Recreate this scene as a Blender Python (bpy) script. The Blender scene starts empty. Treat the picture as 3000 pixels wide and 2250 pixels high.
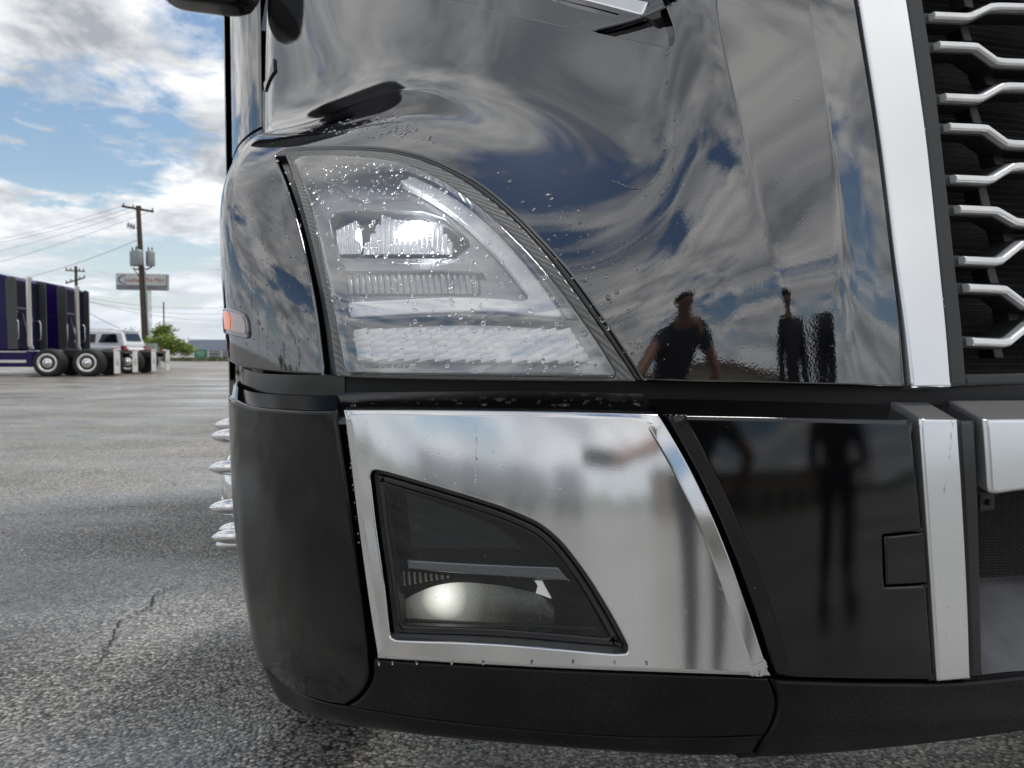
import bpy, bmesh, math, random
import numpy as np
from mathutils import Vector, Matrix
from mathutils.geometry import delaunay_2d_cdt
random.seed(7); RNG = np.random.default_rng(11)
scn = bpy.context.scene
COL = scn.collection
rad = math.radians

# ------------------------------------------------------------------ camera
H = 0.85; F = 2220.0; PITCH = math.atan(90 / F)
CAMP = np.array([0.0, 0.0, H])
cam_d = bpy.data.cameras.new('camera'); cam = bpy.data.objects.new('camera', cam_d); COL.objects.link(cam)
cam.location = CAMP; cam.rotation_euler = (rad(90) - PITCH, 0, 0)
cam_d.sensor_width = 36; cam_d.lens = 36 * F / 3000; cam_d.clip_end = 9000; cam_d.clip_start = 0.01
cam_d.dof.use_dof = True; cam_d.dof.focus_distance = 1.08; cam_d.dof.aperture_fstop = 9.5
scn.camera = cam
scn.render.resolution_x = 1024; scn.render.resolution_y = 768

# ------------------------------------------------------------------ sky, sun, exposure
SUN_EL, SUN_AZ = rad(67), rad(58)      # azimuth measured from +Y clockwise
w = bpy.data.worlds.new('World'); scn.world = w; w.use_nodes = True
def build_world():
    nt = w.node_tree; nt.nodes.clear(); N = nt.nodes.new; L = nt.links.new
    out = N('ShaderNodeOutputWorld'); bg = N('ShaderNodeBackground'); L(bg.outputs[0], out.inputs[0])
    bg.inputs[1].default_value = 0.1
    sky = N('ShaderNodeTexSky'); sky.sky_type = 'NISHITA'; sky.sun_disc = False
    sky.sun_elevation = SUN_EL; sky.sun_rotation = SUN_AZ; sky.air_density = 1.3; sky.dust_density = 0.6; sky.ozone_density = 2.5
    tc = N('ShaderNodeTexCoord'); sep = N('ShaderNodeSeparateXYZ'); L(tc.outputs['Generated'], sep.inputs[0])
    def M(op, a, b=None, clamp=False):
        n = N('ShaderNodeMath'); n.operation = op; n.use_clamp = clamp
        for i, x in enumerate((a, b)):
            if x is None: continue
            if isinstance(x, (int, float)): n.inputs[i].default_value = x
            else: L(x, n.inputs[i])
        return n.outputs[0]
    zc = M('ADD', M('MAXIMUM', sep.outputs[2], 0.0), 0.17)
    cmb = N('ShaderNodeCombineXYZ'); L(M('DIVIDE', sep.outputs[0], zc), cmb.inputs[0]); L(M('DIVIDE', sep.outputs[1], zc), cmb.inputs[1])
    cmb.inputs[2].default_value = 3.7
    def noise(scale, detail, rough, dist, off):
        mp = N('ShaderNodeMapping'); mp.inputs['Location'].default_value = off; L(cmb.outputs[0], mp.inputs[0])
        n = N('ShaderNodeTexNoise'); L(mp.outputs[0], n.inputs[0]); n.inputs['Scale'].default_value = scale
        n.inputs['Detail'].default_value = detail; n.inputs['Roughness'].default_value = rough; n.inputs['Distortion'].default_value = dist
        return n.outputs[0]
    big = noise(1.1, 4, 0.5, 0.15, (CL[0], CL[1], 0)); fine = noise(5.2, 10, 0.62, 0.3, (1.3, 8.1, 2.0))
    dens = M('ADD', M('MULTIPLY', big, 0.69), M('MULTIPLY', fine, 0.31))
    r = N('ShaderNodeValToRGB'); L(dens, r.inputs[0])
    r.color_ramp.elements[0].position = 0.428; r.color_ramp.elements[1].position = 0.488
    # thick cores have grey undersides
    sh = noise(2.6, 9, 0.6, 0.3, (7.7, 3.1, 5.0))
    r2 = N('ShaderNodeValToRGB'); L(M('ADD', M('MULTIPLY', sh, 0.75), M('MULTIPLY', dens, 0.25)), r2.inputs[0])
    e = r2.color_ramp.elements; e[0].position = 0.40; e[0].color = (10.6, 10.5, 10.3, 1); e[1].position = 0.61; e[1].color = (3.4, 3.65, 4.0, 1)
    m1 = e.new(0.5); m1.color = (7.0, 7.1, 7.25, 1)
    mix = N('ShaderNodeMix'); mix.data_type = 'RGBA'; L(r.outputs[0], mix.inputs[0])
    L(sky.outputs[0], mix.inputs[6]); L(r2.outputs[0], mix.inputs[7])
    # pale band of far cloud toward the horizon
    hz = N('ShaderNodeMapRange'); L(sep.outputs[2], hz.inputs[0]); hz.inputs[1].default_value = 0.0; hz.inputs[2].default_value = 0.20
    hz.inputs[3].default_value = 0.85; hz.inputs[4].default_value = 0.0
    mix2 = N('ShaderNodeMix'); mix2.data_type = 'RGBA'; L(hz.outputs[0], mix2.inputs[0])
    L(mix.outputs[2], mix2.inputs[6]); mix2.inputs[7].default_value = (5.8, 6.4, 7.2, 1)
    L(mix2.outputs[2], bg.inputs[0])
CL = (25.7, 6.6)
build_world()
sun_d = bpy.data.lights.new('sun', 'SUN'); sun = bpy.data.objects.new('sun', sun_d); COL.objects.link(sun)
sun_d.energy = 1.5; sun_d.angle = rad(16); sun_d.color = (1.0, 0.96, 0.9)
sdir = Vector((math.sin(SUN_AZ) * math.cos(SUN_EL), math.cos(SUN_AZ) * math.cos(SUN_EL), math.sin(SUN_EL)))
sun.rotation_euler = sdir.to_track_quat('Z', 'Y').to_euler(); sun.location = sdir * 50
vs = scn.view_settings; vs.view_transform = 'Standard'; vs.look = 'None'; vs.gamma = 1; vs.exposure = 0.32; vs.use_curve_mapping = False

# ------------------------------------------------------------------ pixel helpers
FW = np.array([0, math.cos(PITCH), -math.sin(PITCH)]); UP = np.array([0, math.sin(PITCH), math.cos(PITCH)]); RT = np.array([1.0, 0, 0])
def ray(px, py): return FW + RT * (px - 1500) / F - UP * (py - 1125) / F
def at(px, py, Y):
    d = ray(px, py); return CAMP + d * (Y / d[1])
def ground_at(px, py):
    d = ray(px, py); return CAMP + d * (-H / d[2])
def proj(P):
    Q = np.asarray(P) - CAMP; k = Q @ FW
    return np.stack([1500 + F * (Q @ RT) / k, 1125 - F * (Q @ UP) / k], -1)
TH = rad(16)
UV = np.array([math.cos(TH), math.sin(TH), 0]); VV = np.array([-math.sin(TH), math.cos(TH), 0]); ZV = np.array([0, 0, 1.0])

# ------------------------------------------------------------------ materials
MATS = {}
def mat(name, base=(0.5, 0.5, 0.5), rough=0.5, metal=0.0, ior=1.5, coat=0.0, emit=None, estr=0.0, trans=0.0, spec=0.5, var=0.0, vscale=6.0,
        rvar=0.0, bump=0.0, bscale=200.0, alpha=1.0, coat_ior=1.5, coat_rough=0.02, stretch=None):
    if name in MATS: return MATS[name]
    m = bpy.data.materials.new(name); m.use_nodes = True; MATS[name] = m
    nt = m.node_tree; b = nt.nodes['Principled BSDF']
    b.inputs['Base Color'].default_value = (*base, 1); b.inputs['Roughness'].default_value = rough; b.inputs['Metallic'].default_value = metal
    b.inputs['IOR'].default_value = ior; b.inputs['Coat Weight'].default_value = coat; b.inputs['Coat IOR'].default_value = coat_ior
    b.inputs['Coat Roughness'].default_value = coat_rough
    b.inputs['Transmission Weight'].default_value = trans; b.inputs['Specular IOR Level'].default_value = spec; b.inputs['Alpha'].default_value = alpha
    if emit: b.inputs['Emission Color'].default_value = (*emit, 1); b.inputs['Emission Strength'].default_value = estr
    if var or rvar or bump:
        tc = nt.nodes.new('ShaderNodeTexCoord'); mp = nt.nodes.new('ShaderNodeMapping'); nt.links.new(tc.outputs['Object'], mp.inputs[0])
        if stretch: mp.inputs['Scale'].default_value = stretch
        def nz(s, d=5):
            n = nt.nodes.new('ShaderNodeTexNoise'); n.inputs['Scale'].default_value = s; n.inputs['Detail'].default_value = d
            nt.links.new(mp.outputs[0], n.inputs[0]); return n.outputs[0]
        if var:
            r = nt.nodes.new('ShaderNodeValToRGB'); nt.links.new(nz(vscale), r.inputs[0])
            r.color_ramp.elements[0].position = .3; r.color_ramp.elements[1].position = .7
            r.color_ramp.elements[0].color = (*[c * (1 - var) for c in base], 1); r.color_ramp.elements[1].color = (*[min(1, c * (1 + var)) for c in base], 1)
            nt.links.new(r.outputs[0], b.inputs['Base Color'])
        if rvar:
            r = nt.nodes.new('ShaderNodeMapRange'); nt.links.new(nz(vscale * 1.7), r.inputs[0]); r.inputs[1].default_value = .3; r.inputs[2].default_value = .7
            r.inputs[3].default_value = max(0.0, rough - rvar); r.inputs[4].default_value = min(1, rough + rvar); nt.links.new(r.outputs[0], b.inputs['Roughness'])
        if bump:
            bp = nt.nodes.new('ShaderNodeBump'); bp.inputs['Strength'].default_value = bump; bp.inputs['Distance'].default_value = .002
            nt.links.new(nz(bscale, 3), bp.inputs['Height']); nt.links.new(bp.outputs[0], b.inputs['Normal'])
    return m
def paint_black():
    m = mat('black_gloss_paint', (0.0035, 0.004, 0.006), 0.022, ior=2.4, rvar=0.0)
    nt = m.node_tree; b = nt.nodes['Principled BSDF']
    tc = nt.nodes.new('ShaderNodeTexCoord')
    # faint orange peel and a film of road dust that thickens downwards in blotches
    n = nt.nodes.new('ShaderNodeTexNoise'); n.inputs['Scale'].default_value = 260; n.inputs['Detail'].default_value = 2; nt.links.new(tc.outputs['Object'], n.inputs[0])
    bp = nt.nodes.new('ShaderNodeBump'); bp.inputs['Strength'].default_value = .035; bp.inputs['Distance'].default_value = .001
    nt.links.new(n.outputs[0], bp.inputs['Height']); nt.links.new(bp.outputs[0], b.inputs['Normal'])
    return m
def glass_thin(name, tint=(1, 1, 1), ior=1.7, rough=0.008, gloss=(1, 1, 1), haze=0.0, hcol=(.8, .8, .8)):
    m = bpy.data.materials.new(name); m.use_nodes = True; nt = m.node_tree; nt.nodes.clear(); N = nt.nodes.new; L = nt.links.new
    o = N('ShaderNodeOutputMaterial'); mx = N('ShaderNodeMixShader'); fr = N('ShaderNodeFresnel'); fr.inputs[0].default_value = ior
    t = N('ShaderNodeBsdfTransparent'); t.inputs[0].default_value = (*tint, 1); g = N('ShaderNodeBsdfGlossy'); g.inputs[0].default_value = (*gloss, 1); g.inputs['Roughness'].default_value = rough
    src = t.outputs[0]
    if haze:
        df = N('ShaderNodeBsdfDiffuse'); df.inputs[0].default_value = (*hcol, 1); m2 = N('ShaderNodeMixShader'); m2.inputs[0].default_value = haze
        L(src, m2.inputs[1]); L(df.outputs[0], m2.inputs[2]); src = m2.outputs[0]
    geo = N('ShaderNodeNewGeometry'); mr = N('ShaderNodeMapRange'); L(geo.outputs['Backfacing'], mr.inputs[0]); mr.inputs[3].default_value = ior; mr.inputs[4].default_value = 1 / ior; L(mr.outputs[0], fr.inputs[0])   # thin sheet: same reflectance from both sides
    L(fr.outputs[0], mx.inputs[0]); L(src, mx.inputs[1]); L(g.outputs[0], mx.inputs[2]); L(mx.outputs[0], o.inputs[0])
    return m
def brushed(name, base=(.62, .62, .62), rough=.16, stretch=(6, 6, 220)):
    m = mat(name, base, rough, 1.0, var=.05, vscale=3, rvar=.05, bump=.04, bscale=1.0, stretch=stretch); return m
M_PAINT = paint_black()
M_SATIN = mat('satin_black_plastic', (.007, .007, .0075), .17, ior=1.6, var=.35, vscale=7, rvar=.07, bump=.05, bscale=900)
M_CORNER = mat('gloss_black_corner_plastic', (.003, .003, .0034), .06, ior=1.48, var=.35, vscale=7, rvar=.06, bump=.02, bscale=900)
M_LIP = mat('textured_black_plastic', (.004, .0042, .005), .33, ior=1.33, var=.35, vscale=9, rvar=.1, bump=.22, bscale=700)
def dusty(m, z0, z1, col=(.16, .14, .115), amt=.5, scale=520):
    """road dust: fine speckle and film, thicker where the wheels throw it"""
    nt = m.node_tree; b = nt.nodes['Principled BSDF']; N = nt.nodes.new; L = nt.links.new; tc = N('ShaderNodeTexCoord'); sp = N('ShaderNodeSeparateXYZ'); L(tc.outputs['Object'], sp.inputs[0])
    mr = N('ShaderNodeMapRange'); L(sp.outputs[2], mr.inputs[0]); mr.inputs[1].default_value = z1; mr.inputs[2].default_value = z0; mr.inputs[3].default_value = .06; mr.inputs[4].default_value = 1
    n1 = N('ShaderNodeTexNoise'); n1.inputs['Scale'].default_value = scale; n1.inputs['Detail'].default_value = 3; L(tc.outputs['Object'], n1.inputs[0])
    n2 = N('ShaderNodeTexNoise'); n2.inputs['Scale'].default_value = 9; n2.inputs['Detail'].default_value = 6; L(tc.outputs['Object'], n2.inputs[0])
    r1 = N('ShaderNodeMapRange'); L(n1.outputs[0], r1.inputs[0]); r1.inputs[1].default_value = .45; r1.inputs[2].default_value = .75
    r2 = N('ShaderNodeMapRange'); L(n2.outputs[0], r2.inputs[0]); r2.inputs[1].default_value = .35; r2.inputs[2].default_value = .7
    def mul(a, c):
        q = N('ShaderNodeMath'); q.operation = 'MULTIPLY'; L(a, q.inputs[0])
        if isinstance(c, float): q.inputs[1].default_value = c
        else: L(c, q.inputs[1])
        return q.outputs[0]
    k = mul(mul(mul(r1.outputs[0], r2.outputs[0]), mr.outputs[0]), amt); mx = N('ShaderNodeMix'); mx.data_type = 'RGBA'; L(k, mx.inputs[0])
    src = b.inputs['Base Color'].links[0].from_socket if b.inputs['Base Color'].links else None
    if src: L(src, mx.inputs[6])
    else: mx.inputs[6].default_value = b.inputs['Base Color'].default_value
    mx.inputs[7].default_value = (*col, 1); L(mx.outputs[2], b.inputs['Base Color'])
dusty(M_CORNER, .33, .58, amt=.35); dusty(M_LIP, .30, .62, amt=.32)
M_FRAME = mat('matte_charcoal_plastic', (.022, .023, .023), .45, var=.15, vscale=8, bump=.1, bscale=900)
M_DARK = mat('gap_shade_black', (.004, .004, .0045), .6)  # flat black standing in for the shade inside panel gaps
M_RUBBER = mat('rubber_seal', (.03, .03, .03), .35, var=.3, vscale=30)
M_SILVER = mat('brushed_aluminium_panel', (.70, .70, .705), .105, .93, var=.04, vscale=3, rvar=.03, bump=.012, bscale=1.0, stretch=(90, 90, 900))
M_STRIP = mat('satin_aluminium_strip', (.80, .805, .815), .24, .85, var=.05, vscale=2, rvar=.05)
M_CHROME = mat('chrome', (.85, .85, .86), .05, 1.0)
M_BAR = mat('silver_grille_paint', (.86, .86, .85), .28, .4, var=.08, vscale=20)

# ------------------------------------------------------------------ object helpers
def link(name, me, m=None, parent=None, smooth=None):
    o = bpy.data.objects.new(name, me); COL.objects.link(o)
    if m is not None: me.materials.append(m)
    if parent is not None: o.parent = parent
    return o
def tag(o, label=None, cat=None, group=None, kind=None):
    if label: o['label'] = label
    if cat: o['category'] = cat
    if group: o['group'] = group
    if kind: o['kind'] = kind
    return o
def empty(name, loc=(0, 0, 0), rz=0, parent=None):
    o = bpy.data.objects.new(name, None); COL.objects.link(o); o.location = loc; o.rotation_euler = (0, 0, rz); o.empty_display_size = .2
    if parent: o.parent = parent
    return o
class MB:
    """collects simple solids into one mesh"""
    def __init__(s): s.v = []; s.f = []; s.sm = []
    def add(s, v, f, smooth=False):
        b = len(s.v); s.v += [tuple(float(c) for c in p) for p in v]; s.f += [tuple(i + b for i in q) for q in f]; s.sm += [smooth] * len(f); return s
    def box(s, c, d, R=None):
        c = np.array(c, float); d = np.array(d, float) / 2
        v = [np.array([x, y, z]) * d for x in (-1, 1) for y in (-1, 1) for z in (-1, 1)]
        if R is not None: v = [np.array(R @ Vector(p)) for p in v]
        return s.add([c + p for p in v], [(0, 1, 3, 2), (4, 6, 7, 5), (0, 4, 5, 1), (2, 3, 7, 6), (0, 2, 6, 4), (1, 5, 7, 3)])
    def prism(s, prof, a, b, axis=1):
        """2-D profile (list of (p,q)) extruded between a and b along axis"""
        n = len(prof); v = []
        for t in (a, b):
            for p, q in prof:
                v.append({0: (t, p, q), 1: (p, t, q), 2: (p, q, t)}[axis])
        f = [tuple(range(n)), tuple(range(2 * n - 1, n - 1, -1))] + [(i, i + n, (i + 1) % n + n, (i + 1) % n) for i in range(n)]
        return s.add(v, f)
    def tube(s, pts, r, n=10, caps=True):
        pts = [np.array(p, float) for p in pts]; rr = r if hasattr(r, '__len__') else [r] * len(pts)
        ring = []; up = None
        for i, p in enumerate(pts):
            t = pts[min(i + 1, len(pts) - 1)] - pts[max(i - 1, 0)]; t = t / (np.linalg.norm(t) + 1e-12)
            if up is None:
                a = np.array([0, 0, 1.0]) if abs(t[2]) < .9 else np.array([1.0, 0, 0]); up = np.cross(t, a); up /= np.linalg.norm(up)
            up = up - t * (up @ t); up /= np.linalg.norm(up); w2 = np.cross(t, up)
            ring.append([p + rr[i] * (math.cos(2 * math.pi * k / n) * up + math.sin(2 * math.pi * k / n) * w2) for k in range(n)])
        v = [q for rg in ring for q in rg]; f = []
        for i in range(len(pts) - 1):
            for k in range(n): f.append((i * n + k, i * n + (k + 1) % n, (i + 1) * n + (k + 1) % n, (i + 1) * n + k))
        s.add(v, f, True)
        if caps:
            s.add(ring[0][::-1], [tuple(range(n))]); s.add(ring[-1], [tuple(range(n))])
        return s
    def lathe(s, prof, c, axis, n=32, caps=True):
        """prof = list of (radius, along-axis)"""
        c = np.array(c, float); a = np.array(axis, float); a /= np.linalg.norm(a)
        b = np.array([0, 0, 1.0]) if abs(a[2]) < .9 else np.array([1.0, 0, 0]); e1 = np.cross(a, b); e1 /= np.linalg.norm(e1); e2 = np.cross(a, e1)
        v = [c + a * h + r * (math.cos(2 * math.pi * k / n) * e1 + math.sin(2 * math.pi * k / n) * e2) for r, h in prof for k in range(n)]
        f = [(i * n + k, i * n + (k + 1) % n, (i + 1) * n + (k + 1) % n, (i + 1) * n + k) for i in range(len(prof) - 1) for k in range(n)]
        s.add(v, f, True)
        if caps:
            if prof[0][0] > 1e-6: s.add(v[:n], [tuple(range(n))[::-1]])
            if prof[-1][0] > 1e-6: s.add(v[-n:], [tuple(range(n))])
        return s
    def build(s, name, m, parent=None, bevel=0):
        me = bpy.data.meshes.new(name); me.from_pydata(s.v, [], s.f)
        bm = bmesh.new(); bm.from_mesh(me); bmesh.ops.recalc_face_normals(bm, faces=bm.faces[:]); bm.to_mesh(me); bm.free()
        me.polygons.foreach_set('use_smooth', s.sm); me.update()
        o = link(name, me, m, parent)
        if bevel:
            md = o.modifiers.new('bevel', 'BEVEL'); md.width = bevel; md.segments = 2; md.limit_method = 'ANGLE'; md.angle_limit = rad(40); md.harden_normals = False
        return o
def children(o): return [c for c in bpy.data.objects if c.parent == o]
def copy_tree(o, parent=None):
    c = o.copy(); COL.objects.link(c); c.parent = parent; c.matrix_parent_inverse = o.matrix_parent_inverse.copy()
    for ch in children(o): copy_tree(ch, c)
    return c

# ------------------------------------------------------------------ spline surfaces
def basis(n, deg, t):
    t = np.clip(np.asarray(t, float), 0, 1 - 1e-9)
    kn = np.concatenate([np.zeros(deg), np.linspace(0, 1, n - deg + 1), np.ones(deg)])
    B = ((t[:, None] >= kn[None, :-1]) & (t[:, None] < kn[None, 1:])).astype(float)
    for d in range(1, deg + 1):
        m = len(kn) - d - 1; nb = np.zeros((len(t), m))
        for i in range(m):
            a = kn[i + d] - kn[i]; b = kn[i + d + 1] - kn[i + 1]
            if a > 0: nb[:, i] += (t - kn[i]) / a * B[:, i]
            if b > 0: nb[:, i] += (kn[i + d + 1] - t) / b * B[:, i + 1]
        B = nb
    return B
def greville(n, deg):
    kn = np.concatenate([np.zeros(deg), np.linspace(0, 1, n - deg + 1), np.ones(deg)])
    return np.array([kn[i + 1:i + deg + 1].mean() for i in range(n)])
class Loft:
    def __init__(s, ctrl, iters=2, dense=360):
        C0 = np.array(ctrl, float); s.nt, s.ns = C0.shape[:2]; s.dt = min(3, s.nt - 1); s.ds = min(3, s.ns - 1)
        s.gt = greville(s.nt, s.dt); s.gs = greville(s.ns, s.ds); C = C0.copy()
        Bt = basis(s.nt, s.dt, s.gt); Bs = basis(s.ns, s.ds, s.gs)
        for _ in range(iters): C = C + 0.8 * (C0 - np.einsum('ai,bj,ijk->abk', Bt, Bs, C))
        s.C = C
        tt = np.linspace(0, 1, dense); s.dT, s.dS = np.meshgrid(tt, tt, indexing='ij')
        P = np.einsum('ai,bj,ijk->abk', basis(s.nt, s.dt, tt), basis(s.ns, s.ds, tt), C)
        s.dP = P.reshape(-1, 3); s.dpx = proj(s.dP); s.dst = np.stack([s.dS.ravel(), s.dT.ravel()], -1); s.ddep = s.dP[:, 1]
        s.Ls = np.linalg.norm(np.diff(P, axis=1), axis=2).sum(1).mean(); s.Lt = np.linalg.norm(np.diff(P, axis=0), axis=2).sum(0).mean()
        s.sign = 1.0; p, n = s.ev(np.array([[.55, .4]])); s.sign = 1.0 if (n[0] @ (CAMP - p[0])) > 0 else -1.0
    def pos(s, st):
        st = np.atleast_2d(st); bt = basis(s.nt, s.dt, st[:, 1]); bs = basis(s.ns, s.ds, st[:, 0])
        return (bt[:, :, None] * bs[:, None, :]).reshape(len(st), -1) @ s.C.reshape(-1, 3)
    def jac(s, st):
        e = 1e-4; st = np.clip(np.atleast_2d(st), e, 1 - e)
        ds = (s.pos(st + [e, 0]) - s.pos(st - [e, 0])) / (2 * e); dt = (s.pos(st + [0, e]) - s.pos(st - [0, e])) / (2 * e); return ds, dt
    def ev(s, st):
        p = s.pos(st); a, b = s.jac(st); n = np.cross(a, b); n /= np.linalg.norm(n, axis=1)[:, None] + 1e-12; return p, n * s.sign
    def inv(s, pts):
        pts = np.array([(p[0], p[1]) for p in pts], float); st = np.zeros((len(pts), 2))
        for k, (x, y) in enumerate(pts):
            d = (s.dpx[:, 0] - x) ** 2 + (s.dpx[:, 1] - y) ** 2
            near = np.argpartition(d, 12)[:12]; lim = max(d[near].min() * 2.5, 49.0)
            near = near[d[near] <= lim]; st[k] = s.dst[near[np.argmin(s.ddep[near] + 0.002 * np.sqrt(d[near]))]]
        e = 2e-4
        for _ in range(6):
            q = proj(s.pos(st)); a = (proj(s.pos(st + [e, 0])) - q) / e; b = (proj(s.pos(st + [0, e])) - q) / e
            det = a[:, 0] * b[:, 1] - a[:, 1] * b[:, 0]; ok = np.abs(det) > 1e-3; det = np.where(ok, det, 1); r = pts - q
            step = np.stack([(r[:, 0] * b[:, 1] - r[:, 1] * b[:, 0]) / det, (a[:, 0] * r[:, 1] - a[:, 1] * r[:, 0]) / det], -1)
            st = np.clip(st + np.where(ok[:, None], np.clip(step, -.02, .02), 0), 0, 1 - 3e-4)
        return st
def crom(pts, n=6):
    """smooth curve through pixel points"""
    P = [np.array(p, float) for p in pts]
    if len(P) < 3: return P
    P = [2 * P[0] - P[1]] + P + [2 * P[-1] - P[-2]]; out = []
    for i in range(1, len(P) - 2):
        a, b, c, d = P[i - 1:i + 3]
        for k in range(n):
            t = k / n; out.append(.5 * ((2 * b) + (c - a) * t + (2 * a - 5 * b + 4 * c - d) * t * t + (3 * b - a - 3 * c + d) * t ** 3))
    out.append(P[-2]); return out
def path(loft, segs, n=6):
    """list of segments in pixels (each smooth, joined by corners) -> st outline; a segment given as ('st', [...]) is taken as is"""
    out = []
    for sg in segs:
        if isinstance(sg, tuple) and sg[0] == 'st': q = np.array(sg[1], float)
        else: q = loft.inv(crom(sg, n))
        for p in q:
            if not out or np.linalg.norm((p - out[-1]) * [loft.Ls, loft.Lt]) > 4e-4: out.append(p)
    if np.linalg.norm((out[0] - out[-1]) * [loft.Ls, loft.Lt]) < 4e-4: out.pop()
    return np.array(out)
def area2(p): return float(np.sum(p[:, 0] * np.roll(p[:, 1], -1) - np.roll(p[:, 0], -1) * p[:, 1]))
def resample(loft, st, step):
    out = []
    for i in range(len(st)):
        a, b = st[i], st[(i + 1) % len(st)]; L = np.linalg.norm((b - a) * [loft.Ls, loft.Lt]); k = max(1, int(math.ceil(L / step)))
        for j in range(k): out.append(a + (b - a) * j / k)
    return np.array(out)
def inset(loft, st, d, outward=False):
    """offset outline by d metres (scalar or per-vertex) to the inside; returns new st and 3-D outward directions"""
    P, N = loft.ev(st); a, b = loft.jac(st)
    T = np.roll(P, -1, 0) - np.roll(P, 1, 0); T /= np.linalg.norm(T, axis=1)[:, None] + 1e-12
    O = np.cross(T, N); O /= np.linalg.norm(O, axis=1)[:, None] + 1e-12
    # orientation in st
    sgn = 1.0
    aa, ab, bb = (a * a).sum(1), (a * b).sum(1), (b * b).sum(1); oa, ob = (O * a).sum(1), (O * b).sum(1); de = aa * bb - ab * ab + 1e-15
    dst = np.stack([(oa * bb - ob * ab) / de, (aa * ob - ab * oa) / de], -1)
    test = st + dst * 1e-3
    if abs(area2(test)) < abs(area2(st)): sgn = -1.0
    dd = np.broadcast_to(np.asarray(d, float), (len(st),))
    return np.clip(st - sgn * dst * dd[:, None], 0, 1), O * sgn
def inside(poly, q):
    x, y = q[:, 0], q[:, 1]; r = np.zeros(len(q), bool); n = len(poly)
    for i in range(n):
        x1, y1 = poly[i]; x2, y2 = poly[(i + 1) % n]
        if y1 == y2: continue
        c = ((y1 > y) != (y2 > y)) & (x < (x2 - x1) * (y - y1) / (y2 - y1) + x1); r ^= c
    return r
def mesh_panel(name, loft, outline, m, parent, off=0.0, thick=.02, edge=.002, step=.012, holes=(), facet=None, back=None, closed_back=False, disp=None):
    """A curved panel lying on the surface: rounded rim, optional edge facet (per-vertex width, drop), returned rim."""
    sc = np.array([loft.Ls, loft.Lt]); V = []; Nn = []; loops = []; edges = []; sts = []
    def addring(st, drop, nrm, O):
        P, N = loft.ev(st); base = len(sts)
        for i in range(len(st)):
            sts.append(st[i]); V.append(P[i] + N[i] * (off - drop if np.isscalar(drop) else off - drop[i])); Nn.append(nrm(N[i], O[i], i))
        k = len(st); 
        for i in range(k): edges.append((base + i, base + (i + 1) % k))
        return base, k
    polys = [(resample(loft, np.array(outline), step), False)] + [(resample(loft, np.array(h), step), True) for h in holes]
    innerpolys = []; rims = []
    unit = lambda v: v / (np.linalg.norm(v) + 1e-12)
    for st, hole in polys:
        _, O = inset(loft, st, 0.0)
        sg = -1.0 if hole else 1.0; O = O * sg
        if facet is not None and not hole:
            fw, fh = facet(loft, st)
        else: fw = np.zeros(len(st)); fh = np.zeros(len(st))
        for _ in range(8): fw = (np.roll(fw, 1) + 2 * fw + np.roll(fw, -1)) / 4; fh = (np.roll(fh, 1) + 2 * fh + np.roll(fh, -1)) / 4
        tilt = np.where(fw > 1e-6, fh / np.maximum(fw, 1e-6), 0)
        b0 = addring(st, fh + edge, lambda n, o, i: unit(n * .25 + o), O)
        mid, _ = inset(loft, st, sg * edge * .35); addring(mid, fh + edge * .32, lambda n, o, i: unit(n * .75 + o * .75), O)
        i1, _ = inset(loft, st, sg * edge); addring(i1, fh, lambda n, o, i: unit(n + o * tilt[i]), O)
        last = i1
        if fw.max() > 1e-6:
            a1, _ = inset(loft, st, np.maximum(fw - .0012, edge * 1.2)); addring(a1, np.minimum(fh, tilt * .0012), lambda n, o, i: unit(n + o * tilt[i]), O)
            a2, _ = inset(loft, st, fw + .0012 + edge * .5); addring(a2, 0.0, lambda n, o, i: n, O); last = a2
        rims.append((b0, O, hole)); innerpolys.append((last, hole, st))
    # interior grid
    mn = innerpolys[0][0].min(0); mx = innerpolys[0][0].max(0)
    gs = np.arange(mn[0], mx[0], step / loft.Ls); gt = np.arange(mn[1], mx[1], step / loft.Lt)
    if len(gs) and len(gt):
        G = np.stack(np.meshgrid(gs, gt), -1).reshape(-1, 2); ok = inside(innerpolys[0][0], G)
        for p, hole, _ in innerpolys[1:]: ok &= ~inside(p, G)
        G = G[ok]
        for p, hole, _ in innerpolys:
            if len(G) == 0: break
            D = np.min(np.linalg.norm((G[:, None, :] - p[None]) * sc, axis=2), axis=1); G = G[D > step * .55]
        if len(G):
            P, N = loft.ev(G)
            for i in range(len(G)): sts.append(G[i]); V.append(P[i] + N[i] * off); Nn.append(N[i])
    S2 = np.array(sts) * sc
    res = delaunay_2d_cdt([Vector(p) for p in S2], edges, [], 0, 1e-7, True)
    vo, _, fo, ov = res[0], res[1], res[2], res[3]
    vm = [o[0] if len(o) else None for o in ov]
    Q = np.array([(p.x, p.y) for p in vo])
    fa = np.array([tuple(f)[:3] for f in fo]); cen = Q[fa].mean(1)
    ok = inside(polys[0][0] * sc, cen)
    for st, hole in polys[1:]: ok &= ~inside(st * sc, cen)
    for i, v_ in enumerate(vm):
        if v_ is None:
            P, N = loft.ev(Q[i:i + 1] / sc); V.append(P[0] + N[0] * off); Nn.append(N[0]); vm[i] = len(V) - 1
    VA = np.array(V); NA = np.array(Nn); T3 = np.array(vm)[fa[ok]]
    T3 = T3[(T3[:, 0] != T3[:, 1]) & (T3[:, 1] != T3[:, 2]) & (T3[:, 0] != T3[:, 2])]
    gg = np.cross(VA[T3[:, 1]] - VA[T3[:, 0]], VA[T3[:, 2]] - VA[T3[:, 0]]); fl = (gg * NA[T3].sum(1)).sum(1) < 0
    T3[fl] = T3[fl][:, ::-1]; faces = [tuple(int(i) for i in t) for t in T3]
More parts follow.
